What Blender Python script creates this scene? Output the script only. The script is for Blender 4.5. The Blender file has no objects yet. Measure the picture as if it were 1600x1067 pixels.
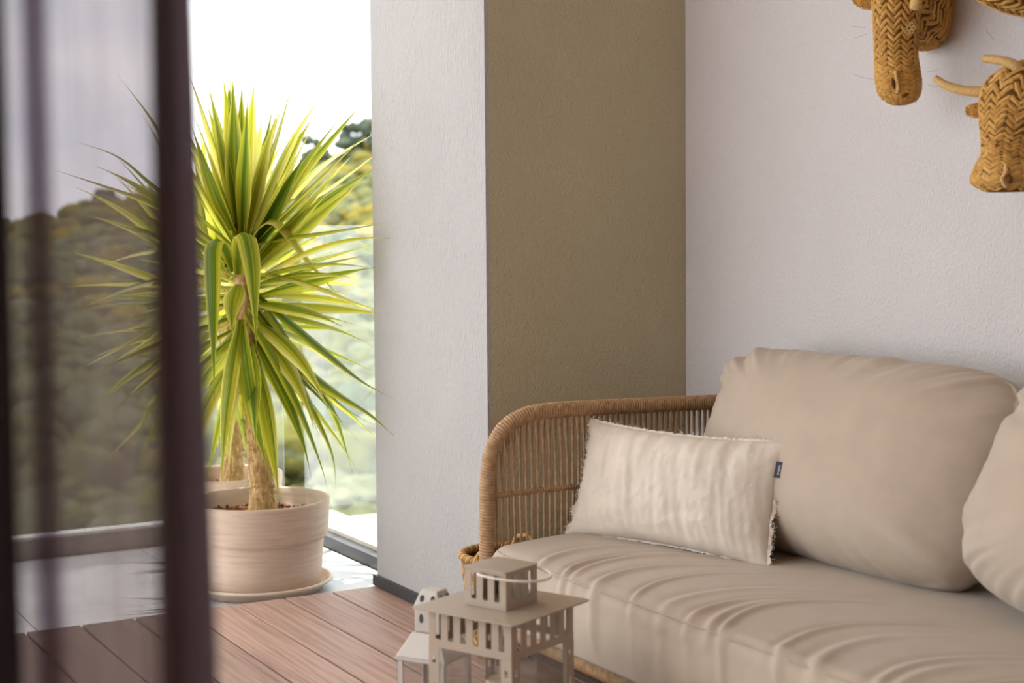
import bpy, bmesh, math, random
from mathutils import Vector, Matrix, noise
from math import sin, cos, pi, radians, tan

# ------------------------------------------------------------------ camera
SC = bpy.context.scene
COL = SC.collection
F_PX = 2446.1
PITCH, ROLL, YAW = radians(3.198), radians(.4827), radians(29.505)
CAM = Vector((0, 0, 1.15))
fh = Vector((sin(YAW), cos(YAW), 0)); rr = Vector((cos(YAW), -sin(YAW), 0)); up = Vector((0, 0, 1))
fw = fh * cos(PITCH) - up * sin(PITCH)
dn = -(up * cos(PITCH) + fh * sin(PITCH))
RV = rr * cos(ROLL) + dn * sin(ROLL)
DV = -rr * sin(ROLL) + dn * cos(ROLL)
cd = bpy.data.cameras.new('camera'); cam = bpy.data.objects.new('camera', cd); COL.objects.link(cam)
m = Matrix.Identity(4)
for i, v in enumerate((RV, -DV, -fw)):
    for k in range(3): m[k][i] = v[k]
for k in range(3): m[k][3] = CAM[k]
cam.matrix_world = m
cd.sensor_width = 36; cd.lens = F_PX / 1600 * 36; cd.shift_y = -45.2 / 1600
cd.clip_start = .05; cd.clip_end = 1500
cd.dof.use_dof = True; cd.dof.focus_distance = 4.3; cd.dof.aperture_fstop = 3.4
SC.camera = cam

# ------------------------------------------------------------------ world, sun, exposure
SKY_STRENGTH = 2.3
SUN_STRENGTH = 6.0
w = bpy.data.worlds.new('sky'); SC.world = w; w.use_nodes = True
nt = w.node_tree; N = nt.nodes; N.clear()
out = N.new('ShaderNodeOutputWorld'); bg = N.new('ShaderNodeBackground')
tc = N.new('ShaderNodeTexCoord'); mp = N.new('ShaderNodeMapping'); mp.inputs['Scale'].default_value = (1, 1, 2.6)
nz = N.new('ShaderNodeTexNoise'); nz.inputs['Scale'].default_value = 4.5; nz.inputs['Detail'].default_value = 6
rp = N.new('ShaderNodeValToRGB')
rp.color_ramp.elements[0].position = .36; rp.color_ramp.elements[0].color = (.74, .77, .84, 1)
rp.color_ramp.elements[1].position = .62; rp.color_ramp.elements[1].color = (1, .99, .98, 1)
nt.links.new(tc.outputs['Generated'], mp.inputs['Vector']); nt.links.new(mp.outputs[0], nz.inputs['Vector'])
nt.links.new(nz.outputs['Fac'], rp.inputs['Fac']); nt.links.new(rp.outputs[0], bg.inputs['Color'])
bg.inputs['Strength'].default_value = SKY_STRENGTH
nt.links.new(bg.outputs[0], out.inputs['Surface'])

sd = bpy.data.lights.new('sun', 'SUN'); sd.energy = SUN_STRENGTH; sd.angle = radians(.6); sd.color = (1, .95, .84)
sun = bpy.data.objects.new('sun', sd); COL.objects.link(sun)
SUN_EL, SUN_AZ = radians(76), radians(108)          # azimuth measured from +X towards +Y
sv = Vector((cos(SUN_EL) * cos(SUN_AZ), cos(SUN_EL) * sin(SUN_AZ), sin(SUN_EL)))
sun.rotation_euler = sv.to_track_quat('Z', 'Y').to_euler(); sun.location = (6, 5, 12)

SC.view_settings.view_transform = 'Standard'; SC.view_settings.look = 'None'
SC.view_settings.gamma = 1; SC.view_settings.use_curve_mapping = False
SC.view_settings.exposure = 0.75
SC.cycles.use_denoising = True
SC.cycles.max_bounces = 10; SC.cycles.diffuse_bounces = 6; SC.cycles.transparent_max_bounces = 16
SC.cycles.caustics_reflective = False; SC.cycles.caustics_refractive = False

# ------------------------------------------------------------------ helpers
def mesh(name, verts, faces, smooth=False, uvs=None):
    me = bpy.data.meshes.new(name)
    me.from_pydata([tuple(v) for v in verts], [], faces)
    if smooth: me.polygons.foreach_set('use_smooth', [True] * len(me.polygons))
    if uvs is not None:
        uv = me.uv_layers.new(name='UVMap')
        for l in me.loops: uv.data[l.index].uv = uvs[l.vertex_index]
    me.update()
    return me
def obj(name, me, mat=None, parent=None, kind=None):
    o = bpy.data.objects.new(name, me); COL.objects.link(o)
    if mat is not None and me is not None and not me.materials: me.materials.append(mat)
    if parent is not None: o.parent = parent
    if kind: o['kind'] = kind
    return o
def empty(name, loc=(0, 0, 0), rz=0):
    o = bpy.data.objects.new(name, None); COL.objects.link(o)
    o.location = loc; o.rotation_euler = (0, 0, rz); o.empty_display_size = .05
    return o
def tag(o, label=None, cat=None, group=None, kind=None):
    if label: o['label'] = label
    if cat: o['category'] = cat
    if group: o['group'] = group
    if kind: o['kind'] = kind
    return o
class MB:
    def __init__(s): s.v = []; s.f = []
    def add(s, vs, fs):
        n = len(s.v); s.v += [tuple(v) for v in vs]; s.f += [tuple(i + n for i in f) for f in fs]; return s
    def box(s, x0, x1, y0, y1, z0, z1):
        vs = [(x, y, z) for x in (x0, x1) for y in (y0, y1) for z in (z0, z1)]
        return s.add(vs, [(0, 1, 3, 2), (4, 6, 7, 5), (0, 4, 5, 1), (2, 3, 7, 6), (0, 2, 6, 4), (1, 5, 7, 3)])
    def tube(s, pts, rad, n=10, caps=True, ripple=None):
        pts = [Vector(p) for p in pts]; vs = []; fs = []
        t0 = (pts[1] - pts[0]).normalized()
        ref = Vector((0, 0, 1)) if abs(t0.z) < .9 else Vector((1, 0, 0))
        a = t0.cross(ref).normalized()
        for i, p in enumerate(pts):
            t = (pts[min(i + 1, len(pts) - 1)] - pts[max(i - 1, 0)]).normalized()
            a = (a - t * a.dot(t)).normalized(); b = t.cross(a)
            r = rad[i] if isinstance(rad, (list, tuple)) else rad
            for k in range(n):
                an = 2 * pi * k / n
                r_ = r + (ripple(i, an) if ripple else 0)
                vs.append(p + (a * cos(an) + b * sin(an)) * r_)
        for i in range(len(pts) - 1):
            for k in range(n):
                k2 = (k + 1) % n
                fs.append((i * n + k, i * n + k2, (i + 1) * n + k2, (i + 1) * n + k))
        if caps:
            fs.append(tuple(reversed(range(n)))); q = (len(pts) - 1) * n; fs.append(tuple(range(q, q + n)))
        return s.add(vs, fs)
    def lathe(s, prof, n=64, c=(0, 0, 0), wob=None):
        vs = []; fs = []
        for (r, z) in prof:
            for k in range(n):
                an = 2 * pi * k / n
                vs.append((c[0] + r * cos(an), c[1] + r * sin(an), c[2] + z))
        for i in range(len(prof) - 1):
            for k in range(n):
                k2 = (k + 1) % n
                fs.append((i * n + k, i * n + k2, (i + 1) * n + k2, (i + 1) * n + k))
        return s.add(vs, fs)
    def grid(s, fn, nu, nv, wrap=False):
        vs = [fn(i / nu, j / nv) for j in range(nv + 1) for i in range(nu + 1)]
        W = nu + 1
        fs = [(j * W + i, j * W + i + 1, (j + 1) * W + i + 1, (j + 1) * W + i) for j in range(nv) for i in range(nu)]
        return s.add(vs, fs)
    def build(s, name, mat, parent=None, smooth=False, kind=None, bevel=0, seg=2):
        me = mesh(name, s.v, s.f, smooth)
        if bevel:
            bm = bmesh.new(); bm.from_mesh(me)
            bmesh.ops.bevel(bm, geom=list(bm.edges), offset=bevel, segments=seg, affect='EDGES', profile=.6)
            bm.to_mesh(me); bm.free()
            me.polygons.foreach_set('use_smooth', [smooth] * len(me.polygons))
        return obj(name, me, mat, parent, kind)
def lerp(a, b, t): return a + (b - a) * t
def sstep(a, b, x):
    t = max(0, min(1, (x - a) / (b - a))); return t * t * (3 - 2 * t)
def catmull(P, n):
    P = [Vector(p) for p in P]; P = [P[0] * 2 - P[1]] + P + [P[-1] * 2 - P[-2]]; o = []
    for i in range(1, len(P) - 2):
        for k in range(n):
            t = k / n; a, b, c, d = P[i - 1:i + 3]
            o.append(.5 * ((2 * b) + (c - a) * t + (2 * a - 5 * b + 4 * c - d) * t * t + (3 * b - a - 3 * c + d) * t ** 3))
    o.append(P[-2]); return o
def resample(pts, step):
    L = [0]
    for i in range(1, len(pts)): L.append(L[-1] + (pts[i] - pts[i - 1]).length)
    n = max(2, int(L[-1] / step)); o = []; j = 0
    for k in range(n + 1):
        d = L[-1] * k / n
        while j < len(L) - 2 and L[j + 1] < d: j += 1
        t = (d - L[j]) / max(1e-9, L[j + 1] - L[j]); o.append(pts[j].lerp(pts[j + 1], t))
    return o

# ------------------------------------------------------------------ materials
class Mat:
    def __init__(s, name, rough=.8, spec=.3):
        s.m = bpy.data.materials.new(name); s.m.use_nodes = True
        s.t = s.m.node_tree; s.n = s.t.nodes; s.b = s.n['Principled BSDF']; s.o = s.n['Material Output']
        s.b.inputs['Roughness'].default_value = rough; s.b.inputs['Specular IOR Level'].default_value = spec
    def new(s, t, **k):
        x = s.n.new('ShaderNode' + t)
        for a, b in k.items():
            if a in x.inputs: x.inputs[a].default_value = b
            else: setattr(x, a, b)
        return x
    def link(s, a, b): s.t.links.new(a, b)
    def col(s, c): s.b.inputs['Base Color'].default_value = (*c, 1); return s
    def coord(s, scale=(1, 1, 1), kind='Object', rot=(0, 0, 0)):
        tc = s.new('TexCoord'); mp = s.new('Mapping'); mp.inputs['Scale'].default_value = scale; mp.inputs['Rotation'].default_value = rot
        s.link(tc.outputs[kind], mp.inputs[0]); return mp.outputs[0]
    def noise(s, vec, scale, detail=4, rough=.5):
        n = s.new('TexNoise', Scale=scale, Detail=detail, Roughness=rough); s.link(vec, n.inputs['Vector']); return n.outputs['Fac']
    def ramp(s, fac, stops):
        r = s.new('ValToRGB'); e = r.color_ramp.elements
        while len(e) < len(stops): e.new(.5)
        for i, (p, c) in enumerate(stops): e[i].position = p; e[i].color = (*c, 1)
        s.link(fac, r.inputs['Fac']); return r.outputs[0]
    def base(s, sock): s.link(sock, s.b.inputs['Base Color']); return s
    def bump(s, fac, strength, dist=.002):
        b = s.new('Bump', Strength=strength, Distance=dist); s.link(fac, b.inputs['Height'])
        prev = s.b.inputs['Normal'].links
        if prev: s.link(prev[0].from_socket, b.inputs['Normal'])
        s.link(b.outputs[0], s.b.inputs['Normal']); return s
    def math(s, op, a, b):
        x = s.new('Math', operation=op)
        for i, v in enumerate((a, b)):
            if isinstance(v, (int, float)): x.inputs[i].default_value = v
            else: s.link(v, x.inputs[i])
        return x.outputs[0]
def simple(name, c, rough=.8, spec=.3, var=.12, scale=30, bump=.0, bscale=200):
    M = Mat(name, rough, spec); v = M.coord()
    f = M.noise(v, scale, 4)
    M.base(M.ramp(f, [(.25, tuple(x * (1 - var) for x in c)), (.75, tuple(min(1, x * (1 + var)) for x in c))]))
    if bump: M.bump(M.noise(v, bscale, 3), bump, .001)
    return M.m

def plaster(name, c, scl, strength, dist, var=.04):
    M = Mat(name, .92, .15)
    v = M.coord(scl); f = M.noise(v, 1, 3, .6)
    big = M.noise(M.coord(), 2.2, 3)
    M.base(M.ramp(big, [(.3, tuple(x * (1 - var) for x in c)), (.7, tuple(x * (1 + var) for x in c))]))
    return M.bump(f, strength, dist).m
M_PILLAR = plaster('combed_white_render', (.41, .405, .405), (150, 150, 45), 1.0, .006)
M_WHITE = plaster('white_wall_paint', (.565, .555, .56), (130, 130, 100), .9, .005, .03)
M_TAUPE = plaster('taupe_alcove_wall', (.48, .435, .305), (120, 120, 120), .85, .005, .04)  # yellower base colour than the other walls
M_CEIL = simple('warm_tan_soffit', (.64, .49, .33), .9, .1, .03)  # tan chosen so the unseen soffit bounces warm light into the alcove
M_SLAB = simple('concrete', (.30, .30, .30), .9, .2, .15, 8)

M = Mat('decking_wood', .55, .35)
v = M.coord((64, 1.9, 64)); oi = M.new('ObjectInfo')
off = M.new('VectorMath', operation='ADD'); cmb = M.new('CombineXYZ')
M.link(M.math('MULTIPLY', oi.outputs['Random'], 40), cmb.inputs[0]); M.link(M.math('MULTIPLY', oi.outputs['Random'], 17), cmb.inputs[1])
M.link(v, off.inputs[0]); M.link(cmb.outputs[0], off.inputs[1])
g = M.noise(off.outputs[0], 1.0, 7, .62)
c1 = M.ramp(g, [(.26, (.22, .125, .10)), (.48, (.385, .245, .20)), (.74, (.50, .345, .29))])
mx = M.new('MixRGB', blend_type='MULTIPLY'); mx.inputs['Fac'].default_value = 1
tint = M.ramp(oi.outputs['Random'], [(0, (.82, .80, .80)), (.5, (1, .97, .95)), (1, (1.12, 1.1, 1.12))])
M.link(c1, mx.inputs[1]); M.link(tint, mx.inputs[2]); M.base(mx.outputs[0]); M.bump(g, .35, .002)
M_WOOD = M.m
M = Mat('grey_floor_tile', .45, .4); v = M.coord()
M.base(M.ramp(M.noise(v, 9, 5), [(.3, (.45, .46, .49)), (.7, (.58, .59, .61))])); M_TILE = M.m
M_BLACK = simple('dark_anodised_metal', (.035, .036, .042), .45, .5, .15, 40)
M_STONE = simple('pale_sill_stone', (.62, .59, .55), .7, .3, .12, 14, .2, 90)
M_RAIL = simple('brushed_grey_aluminium', (.30, .28, .27), .5, .5, .08, 20)
M_RAILTOP = simple('pale_aluminium_cap', (.75, .74, .72), .4, .5, .05, 20)

M = Mat('dusty_balustrade_glass')
tr = M.new('BsdfTransparent'); tr.inputs['Color'].default_value = (.93, .96, .95, 1)
gl = M.new('BsdfGlossy', Roughness=.02); gl.inputs['Color'].default_value = (1, 1, 1, 1)
du = M.new('BsdfDiffuse'); du.inputs['Color'].default_value = (.85, .88, .84, 1)
dt = M.new('BsdfTranslucent'); dt.inputs['Color'].default_value = (.85, .88, .84, 1)
dd = M.new('MixShader'); dd.inputs[0].default_value = .6; M.link(du.outputs[0], dd.inputs[1]); M.link(dt.outputs[0], dd.inputs[2])
lw = M.new('LayerWeight'); lw.inputs['Blend'].default_value = .5
frz = M.math('ADD', M.math('MULTIPLY', M.math('POWER', lw.outputs['Facing'], 5), .42), .025)
m1 = M.new('MixShader'); M.link(frz, m1.inputs[0]); M.link(tr.outputs[0], m1.inputs[1]); M.link(gl.outputs[0], m1.inputs[2])
v = M.coord((6, 6, 1.2)); dust = M.noise(v, 2.2, 5, .6)
df = M.ramp(dust, [(.3, (.02, .02, .02)), (.75, (.07, .07, .07))])
m2 = M.new('MixShader'); M.link(df, m2.inputs[0]); M.link(m1.outputs[0], m2.inputs[1]); M.link(dd.outputs[0], m2.inputs[2])
M.link(m2.outputs[0], M.o.inputs['Surface']); M_GLASS = M.m

M = Mat('clear_lantern_glass')
tr = M.new('BsdfTransparent'); tr.inputs['Color'].default_value = (.95, .96, .95, 1); gl = M.new('BsdfGlossy', Roughness=.03)
m1 = M.new('MixShader'); m1.inputs[0].default_value = .08; M.link(tr.outputs[0], m1.inputs[1]); M.link(gl.outputs[0], m1.inputs[2])
M.link(m1.outputs[0], M.o.inputs['Surface']); M_LGLASS = M.m

def sheer(name, col, lo, hi):
    M = Mat(name)
    tr = M.new('BsdfTransparent'); tr.inputs['Color'].default_value = (.97, .94, 1, 1); df = M.new('BsdfDiffuse'); tl = M.new('BsdfTranslucent')
    df.inputs['Color'].default_value = (*col, 1); tl.inputs['Color'].default_value = (*col, 1)
    a = M.new('MixShader'); a.inputs[0].default_value = .5; M.link(df.outputs[0], a.inputs[1]); M.link(tl.outputs[0], a.inputs[2])
    f = M.noise(M.coord((900, 900, 6)), 1, 2)
    r = M.ramp(f, [(.3, (lo,) * 3), (.7, (hi,) * 3)])
    b = M.new('MixShader'); M.link(r, b.inputs[0]); M.link(tr.outputs[0], b.inputs[1]); M.link(a.outputs[0], b.inputs[2])
    M.link(b.outputs[0], M.o.inputs['Surface']); return M.m
M_SHEER = sheer('charcoal_sheer_voile', (.14, .105, .095), .80, .92)
M_DENSE = sheer('gathered_charcoal_voile', (.10, .083, .092), .93, .97)

M_PLEAT = sheer('charcoal_voile_pleat', (.14, .105, .095), .30, .45)
M_EDGE = sheer('doubled_charcoal_voile', (.26, .215, .25), .93, .965)
def fabric(name, c, weave=1400, bump=.25, var=.04, rough=.9, sheen=.2):
    M = Mat(name, rough, .15); v = M.coord()
    wv = M.new('TexWave', Scale=weave / 6.28, Distortion=.3, wave_type='BANDS', bands_direction='DIAGONAL'); M.link(v, wv.inputs['Vector'])
    f = M.noise(v, 14, 5); f2 = M.noise(v, 700, 2)
    M.base(M.ramp(f, [(.3, tuple(x * (1 - var) for x in c)), (.7, tuple(x * (1 + var) for x in c))]))
    M.bump(f2, bump, .0006)
    M.b.inputs['Sheen Weight'].default_value = sheen
    return M
M_SEAT = fabric('taupe_outdoor_fabric', (.43, .362, .29)).m
M = fabric('cream_crumpled_linen', (.62, .56, .485), var=.07, sheen=.1)
v = M.coord((1, 1, 1)); M.bump(M.noise(v, 26, 6, .62), .35, .006)
vx = M.coord((900, 160, 900)); M.bump(M.noise(vx, 1, 2), .15, .0008); M_LINEN = M.m
M_FRAY = simple('frayed_linen_edge', (.62, .565, .49), .95, .1, .15, 120)
M_TAG = simple('dark_woven_label', (.03, .034, .045), .7, .3, .2, 300)
M_TAGTXT = simple('pale_label_thread', (.45, .46, .48), .7, .3, .1, 300)
M = Mat('tan_rope', .75, .25); v = M.coord()
M.base(M.ramp(M.noise(v, 60, 4), [(.3, (.31, .19, .10)), (.7, (.48, .32, .185))])); M.bump(M.noise(v, 500, 3), .4, .001); M_ROPE = M.m
M_FRAME = simple('bronze_powder_coat', (.16, .11, .075), .5, .4, .1, 30)

M = Mat('golden_esparto_straw', .62, .35)
geo = M.new('NewGeometry'); v = M.coord()
mxr = M.new('MixRGB'); mxr.inputs[0].default_value = .45
c1 = M.ramp(geo.outputs['Random Per Island'], [(0, (.30, .15, .03)), (.35, (.48, .26, .05)), (.8, (.62, .35, .085)), (1, (.70, .43, .13))])
c2 = M.ramp(M.noise(v, 130, 4), [(.3, (.30, .15, .028)), (.7, (.65, .39, .11))])
M.link(c1, mxr.inputs[1]); M.link(c2, mxr.inputs[2]); M.base(mxr.outputs[0]); M.bump(M.noise(v, 420, 3), .6, .0015); M_STRAW = M.m
M_STRAWDARK = simple('dark_straw_core', (.13, .06, .014), .9, .1, .3, 60)
M = Mat('pale_basket_straw', .6, .35); geo = M.new('NewGeometry')
M.base(M.ramp(geo.outputs['Random Per Island'], [(0, (.22, .11, .03)), (.5, (.44, .26, .08)), (1, (.66, .44, .18))])); M_BASKET = M.m
M_CORD = simple('straw_cord', (.62, .42, .17), .7, .3, .2, 200, .5, 600)

M = Mat('weathered_clay_pot', .8, .2); v = M.coord((1, 1, 12)); f = M.noise(v, 9, 6, .6)
c = M.ramp(f, [(.25, (.52, .415, .335)), (.5, (.62, .495, .40)), (.8, (.70, .57, .465))])
v2 = M.coord(); f2 = M.noise(v2, 4.5, 3); mxp = M.new('MixRGB', blend_type='MULTIPLY'); mxp.inputs[0].default_value = .55
M.link(c, mxp.inputs[1]); M.link(M.ramp(f2, [(.3, (.72, .70, .70)), (.65, (1.05, 1, .97))]), mxp.inputs[2]); M.base(mxp.outputs[0])
M.bump(M.noise(M.coord((3, 3, 160)), 1, 3), .25, .0015); M_POT = M.m
M_SAUCER = simple('pale_clay_saucer', (.62, .50, .39), .6, .35, .1, 12)
M_LAVA = simple('red_lava_gravel', (.17, .07, .04), .95, .1, .4, 60)
M_SOIL = simple('dark_soil', (.06, .035, .022), .95, .1, .3, 60)
M = Mat('fibrous_yucca_trunk', .9, .15); v = M.coord((90, 90, 26)); f = M.noise(v, 1, 5, .65)
M.base(M.ramp(f, [(.25, (.18, .10, .035)), (.5, (.50, .32, .14)), (.75, (.82, .62, .33))])); M.bump(f, .9, .006); M_TRUNK = M.m

M = Mat('variegated_yucca_leaf', .42, .4)
uv = M.new('TexCoord').outputs['UV']; sp = M.new('SeparateXYZ'); M.link(uv, sp.inputs[0])
oi = M.new('ObjectInfo')
cu = M.new('CombineXYZ'); M.link(M.math('MULTIPLY', sp.outputs[0], 7.5), cu.inputs[0]); M.link(M.math('MULTIPLY', sp.outputs[1], .5), cu.inputs[1]); M.link(M.math('MULTIPLY', oi.outputs['Random'], 90), cu.inputs[2])
st = M.noise(cu.outputs[0], 1.0, 3, .6)
edge = M.math('MULTIPLY', M.math('ABSOLUTE', M.math('SUBTRACT', sp.outputs[0], .5), 0), 2)
e2 = M.math('POWER', edge, 2.2)
k = M.math('ADD', M.math('MULTIPLY', e2, .42), M.math('ADD', M.math('MULTIPLY', st, .85), M.math('MULTIPLY', M.math('SUBTRACT', oi.outputs['Random'], .38), .34)))
lc = M.ramp(k, [(.28, (.06, .125, .006)), (.41, (.15, .22, .010)), (.53, (.33, .36, .016)), (.68, (.54, .50, .03)), (.90, (.72, .66, .20))])
tipf = M.ramp(sp.outputs[1], [(.955, (0, 0, 0)), (.985, (1, 1, 1))])
mt = M.new('MixRGB'); M.link(tipf, mt.inputs[0]); M.link(lc, mt.inputs[1]); mt.inputs[2].default_value = (.10, .035, .012, 1)
M.base(mt.outputs[0]); M.bump(st, .12, .002)
tl = M.new('BsdfTranslucent')
gm = M.new('Gamma'); gm.inputs['Gamma'].default_value = .85; M.link(mt.outputs[0], gm.inputs[0]); M.link(gm.outputs[0], tl.inputs['Color'])
ms = M.new('MixShader'); ms.inputs[0].default_value = .5; M.link(M.b.outputs[0], ms.inputs[1]); M.link(tl.outputs[0], ms.inputs[2])
M.link(ms.outputs[0], M.o.inputs['Surface']); M_LEAF = M.m
M_DEADLEAF = simple('dry_leaf', (.42, .24, .09), .9, .1, .3, 60)

M_LANT = simple('beige_lantern_metal', (.39, .325, .25), .32, .55, .04, 20)
M_LANT2 = simple('pale_grey_lantern_metal', (.50, .47, .425), .35, .5, .04, 20)
M_WIRE = simple('pale_handle_wire', (.72, .67, .60), .35, .5, .04, 20)
M_CANDLE = simple('beige_candle_wax', (.62, .47, .31), .5, .4, .03, 20)
M_WICK = simple('wick', (.03, .025, .02), .9, .1)

def foliage(name, stops, haze=0.0):
    M = Mat(name, .9, .1); geo = M.new('NewGeometry'); oi = M.new('ObjectInfo'); v = M.coord()
    r = M.math('FRACT', M.math('ADD', geo.outputs['Random Per Island'], M.math('MULTIPLY', oi.outputs['Random'], 7.31)), 0)
    f = M.noise(v, 2.2, 6, .7)
    mx = M.new('MixRGB', blend_type='MULTIPLY'); mx.inputs[0].default_value = 1
    M.link(M.ramp(r, stops), mx.inputs[1]); M.link(M.ramp(f, [(.35, (.55, .57, .57)), (.65, (1.2, 1.18, 1.1))]), mx.inputs[2])
    M.base(mx.outputs[0]); M.bump(f, .8, .15); return M.m
SHRUBS = [('yellow-green', foliage('yellow_green_scrub', [(0, (0.180, 0.143, 0.015)), (1, (0.225, 0.173, 0.019))])), ('olive green', foliage('olive_scrub', [(0, (0.083, 0.086, 0.022)), (1, (0.112, 0.109, 0.030))])),
          ('pale grey-green', foliage('grey_green_scrub', [(0, (0.112, 0.120, 0.060)), (1, (0.150, 0.150, 0.079))])), ('dark green', foliage('dark_green_scrub', [(0, (0.053, 0.068, 0.038)), (1, (0.075, 0.090, 0.045))]))]
M_SHRUB = foliage('hillside_scrub', [(0, (0.068, 0.083, 0.038)), (.25, (0.105, 0.116, 0.045)), (.45, (0.128, 0.135, 0.068)), (.65, (0.188, 0.150, 0.019)), (.85, (0.098, 0.101, 0.030)), (1, (0.135, 0.135, 0.068))])
M_PINE = foliage('pine_crown', [(0, (0.064, 0.086, 0.064)), (1, (0.090, 0.112, 0.083))])
M_TRUNKFAR = simple('pine_bark', (.13, .085, .055), .9, .1)
M = Mat('dry_hillside', .95, .1); f = M.noise(M.coord(), .25, 6, .65)
M.base(M.ramp(f, [(.3, (.07, .08, .03)), (.5, (.125, .125, .045)), (.7, (.18, .16, .06))])); M_HILL = M.m

# ------------------------------------------------------------------ the setting
XP, YB, XW, YE = 2.063, 3.787, 2.737, 4.535      # pillar face, taupe wall, white wall, deck edge / pillar end
GX, GY = 2.26, 5.72                               # glass planes
CZ = 3.0
floor = tag(MB().box(-3.2, 3.4, -3, 5.95, -.30, -.052).build('floor', M_SLAB), 'balcony floor of wooden decking and grey tile', None, kind='structure')
# deck planks
xb = [1.902 + .1572 * k for k in range(6, -33, -1)]
random.seed(3)
for k in range(len(xb) - 1):
    x1, x0 = xb[k] - .0038, xb[k + 1] + .0038
    if x0 > XW - .02: continue
    ye = YE if x1 < XP + .02 else YB - .004
    ye -= random.uniform(0, .002)
    x1 = min(x1, XW - .004)
    MB().box(x0, x1, -2.9, ye, -.030, random.uniform(-.0008, .0006)).build('plank', M_WOOD, floor, bevel=.0022, seg=2)
for k in range(9):   # joists carry the planks
    MB().box(-3.1, XW - .01, -2.7 + k * .86, -2.64 + k * .86, -.052, -.030).build('joist', M_BLACK, floor)
# grey tiles of the planter strip
tx = GX - .035; a = 0
while tx > -3.0:
    ty = YE + .002
    for d in (.30, .60, .30):
        y1 = min(ty + d - .003, GY + .03)
        MB().box(tx - .597, tx, ty, y1, -.052, -.040).build('tile', M_TILE, floor, bevel=.001, seg=1)
        ty += d
    tx -= .60
tag(MB().box(XW, XW + .2, -3, YB + .2, -.3, CZ).build('wall_right', M_WHITE), 'white textured wall behind the sofa', kind='structure')
tag(MB().box(XP + .012, XW, YB, YB + .02, -.3, CZ).build('wall_alcove', M_TAUPE), 'taupe end wall of the sofa alcove', kind='structure')
pb = MB(); pb.box(XP, XP + .012, YB, YB + .02, -.3, CZ); pb.box(XP, XW + .2, YB + .02, YE, -.3, CZ)
tag(pb.build('wall_pillar', M_PILLAR), 'white combed render face of the projecting wall', kind='structure')
tag(MB().box(XP - .012, XP - .0005, YB + .1, YE + .012, .0015, .036).build('baseboard_pillar', M_BLACK, bevel=.001, seg=1), 'dark baseboard at the foot of the white projecting wall', kind='structure')
tag(MB().box(-1.6, 3.4, -3, YE + .72, CZ, CZ + .25).box(-3.2, -1.6, -3, .9, CZ, CZ + .25).build('ceiling', M_CEIL), 'unseen terrace soffit shaped to shade the deck', kind='structure')  # out of view; outline set to stop sun at the deck edge
tag(MB().box(-3.4, -3.2, -3.2, .9, -.3, CZ).build('wall_left', M_WHITE), 'unseen room wall on the left limiting the side light', kind='structure')  # out of view, added to cut the light coming from the left
tag(MB().box(-3.2, 3.4, -3.2, -3, -.3, CZ).build('wall_back', M_WHITE), 'room wall behind the viewer', kind='structure')

# ------------------------------------------------------------------ glass balustrades
b1 = tag(empty('glass_balustrade', (GX, 5.1, -.04)), 'dusty glass balustrade pane on dark sill beside the white pillar', 'balustrade')
def part(root, mb, name, mat, **k):
    o = mb.build(name, mat, root, **k); o.matrix_parent_inverse = Matrix.Translation(-Vector(root.location)) ; return o
part(b1, MB().box(GX - .03, GX + .10, YE, GY + .03, -.0395, .004), 'base_channel', M_BLACK, bevel=.002)
part(b1, MB().box(GX + .012, GX + .16, YE, GY + .03, .0045, .022), 'sill', M_STONE, bevel=.002)
part(b1, MB().box(GX + .05, GX + .062, YE + .005, GY + .04, .0225, 1.155), 'pane', M_GLASS)
b2 = tag(empty('glass_balustrade', (.2, GY, -.04)), 'long glass balustrade pane with grey bottom rail seen through the sheer curtain', 'balustrade')
part(b2, MB().box(-3.1, GX - .035, GY, GY + .06, -.0395, .030), 'bottom_rail', M_RAIL, bevel=.003)
part(b2, MB().box(-3.1, GX - .035, GY - .004, GY + .064, .0305, .042), 'rail_cap', M_RAILTOP, bevel=.002)
for k in range(4):
    x1 = GX - .04 - k * 1.32
    part(b2, MB().box(x1 - 1.30, x1, GY + .024, GY + .036, .0425, 1.12), 'pane', M_GLASS)

# ------------------------------------------------------------------ sofa
YA = 3.47
sofa = tag(empty('sofa', (2.3, 2.45, 0)), 'low outdoor sofa with tan rope woven arm', 'sofa')
def spart(mb, name, mat, **k): return part(sofa, mb, name, mat, **k)
PITCHR = .0078
def wrapped(path, r, cord=.0022, n=16):
    pts = resample(path, PITCHR / 6)
    mb = MB()
    mb.tube(pts, r, n, True, lambda i, an: cord * 1.5 * (abs(sin(pi * (i / 6 + an / (2 * pi)))) ** .7 - .5))
    return mb
FX = 1.885   # centre line of front frame
arm = [(FX, .16), (FX, .30), (FX + .001, .42), (FX + .004, .51), (FX + .016, .575), (FX + .048, .627), (FX + .095, .655), (FX + .16, .668), (FX + .30, .668), (FX + .55, .662), (2.70, .655)]
armp = catmull([Vector((x, YA, z)) for x, z in arm], 12)
spart(wrapped(armp, .0195), 'arm_frame', M_ROPE, smooth=True)
backp = [Vector((2.70, YA - t, .655)) for t in [i * .04 for i in range(53)]]
spart(wrapped(backp, .0175), 'back_rail', M_ROPE, smooth=True)
mid = [Vector((FX + .008 + t * (2.70 - FX), YA, .462 + .002 * sin(t * 5))) for t in [i / 40 for i in range(41)]]
spart(wrapped(mid, .0075, .0016, 10), 'middle_rail', M_ROPE, smooth=True)
basef = [Vector((FX, YA - .01 - t, .145)) for t in [i * .04 for i in range(53)]]
spart(wrapped(basef, .021), 'base_rail', M_ROPE, smooth=True)
basea = [Vector((FX + t * (2.70 - FX), YA, .15)) for t in [i / 30 for i in range(31)]]
spart(wrapped(basea, .018), 'base_rail', M_ROPE, smooth=True)
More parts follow.
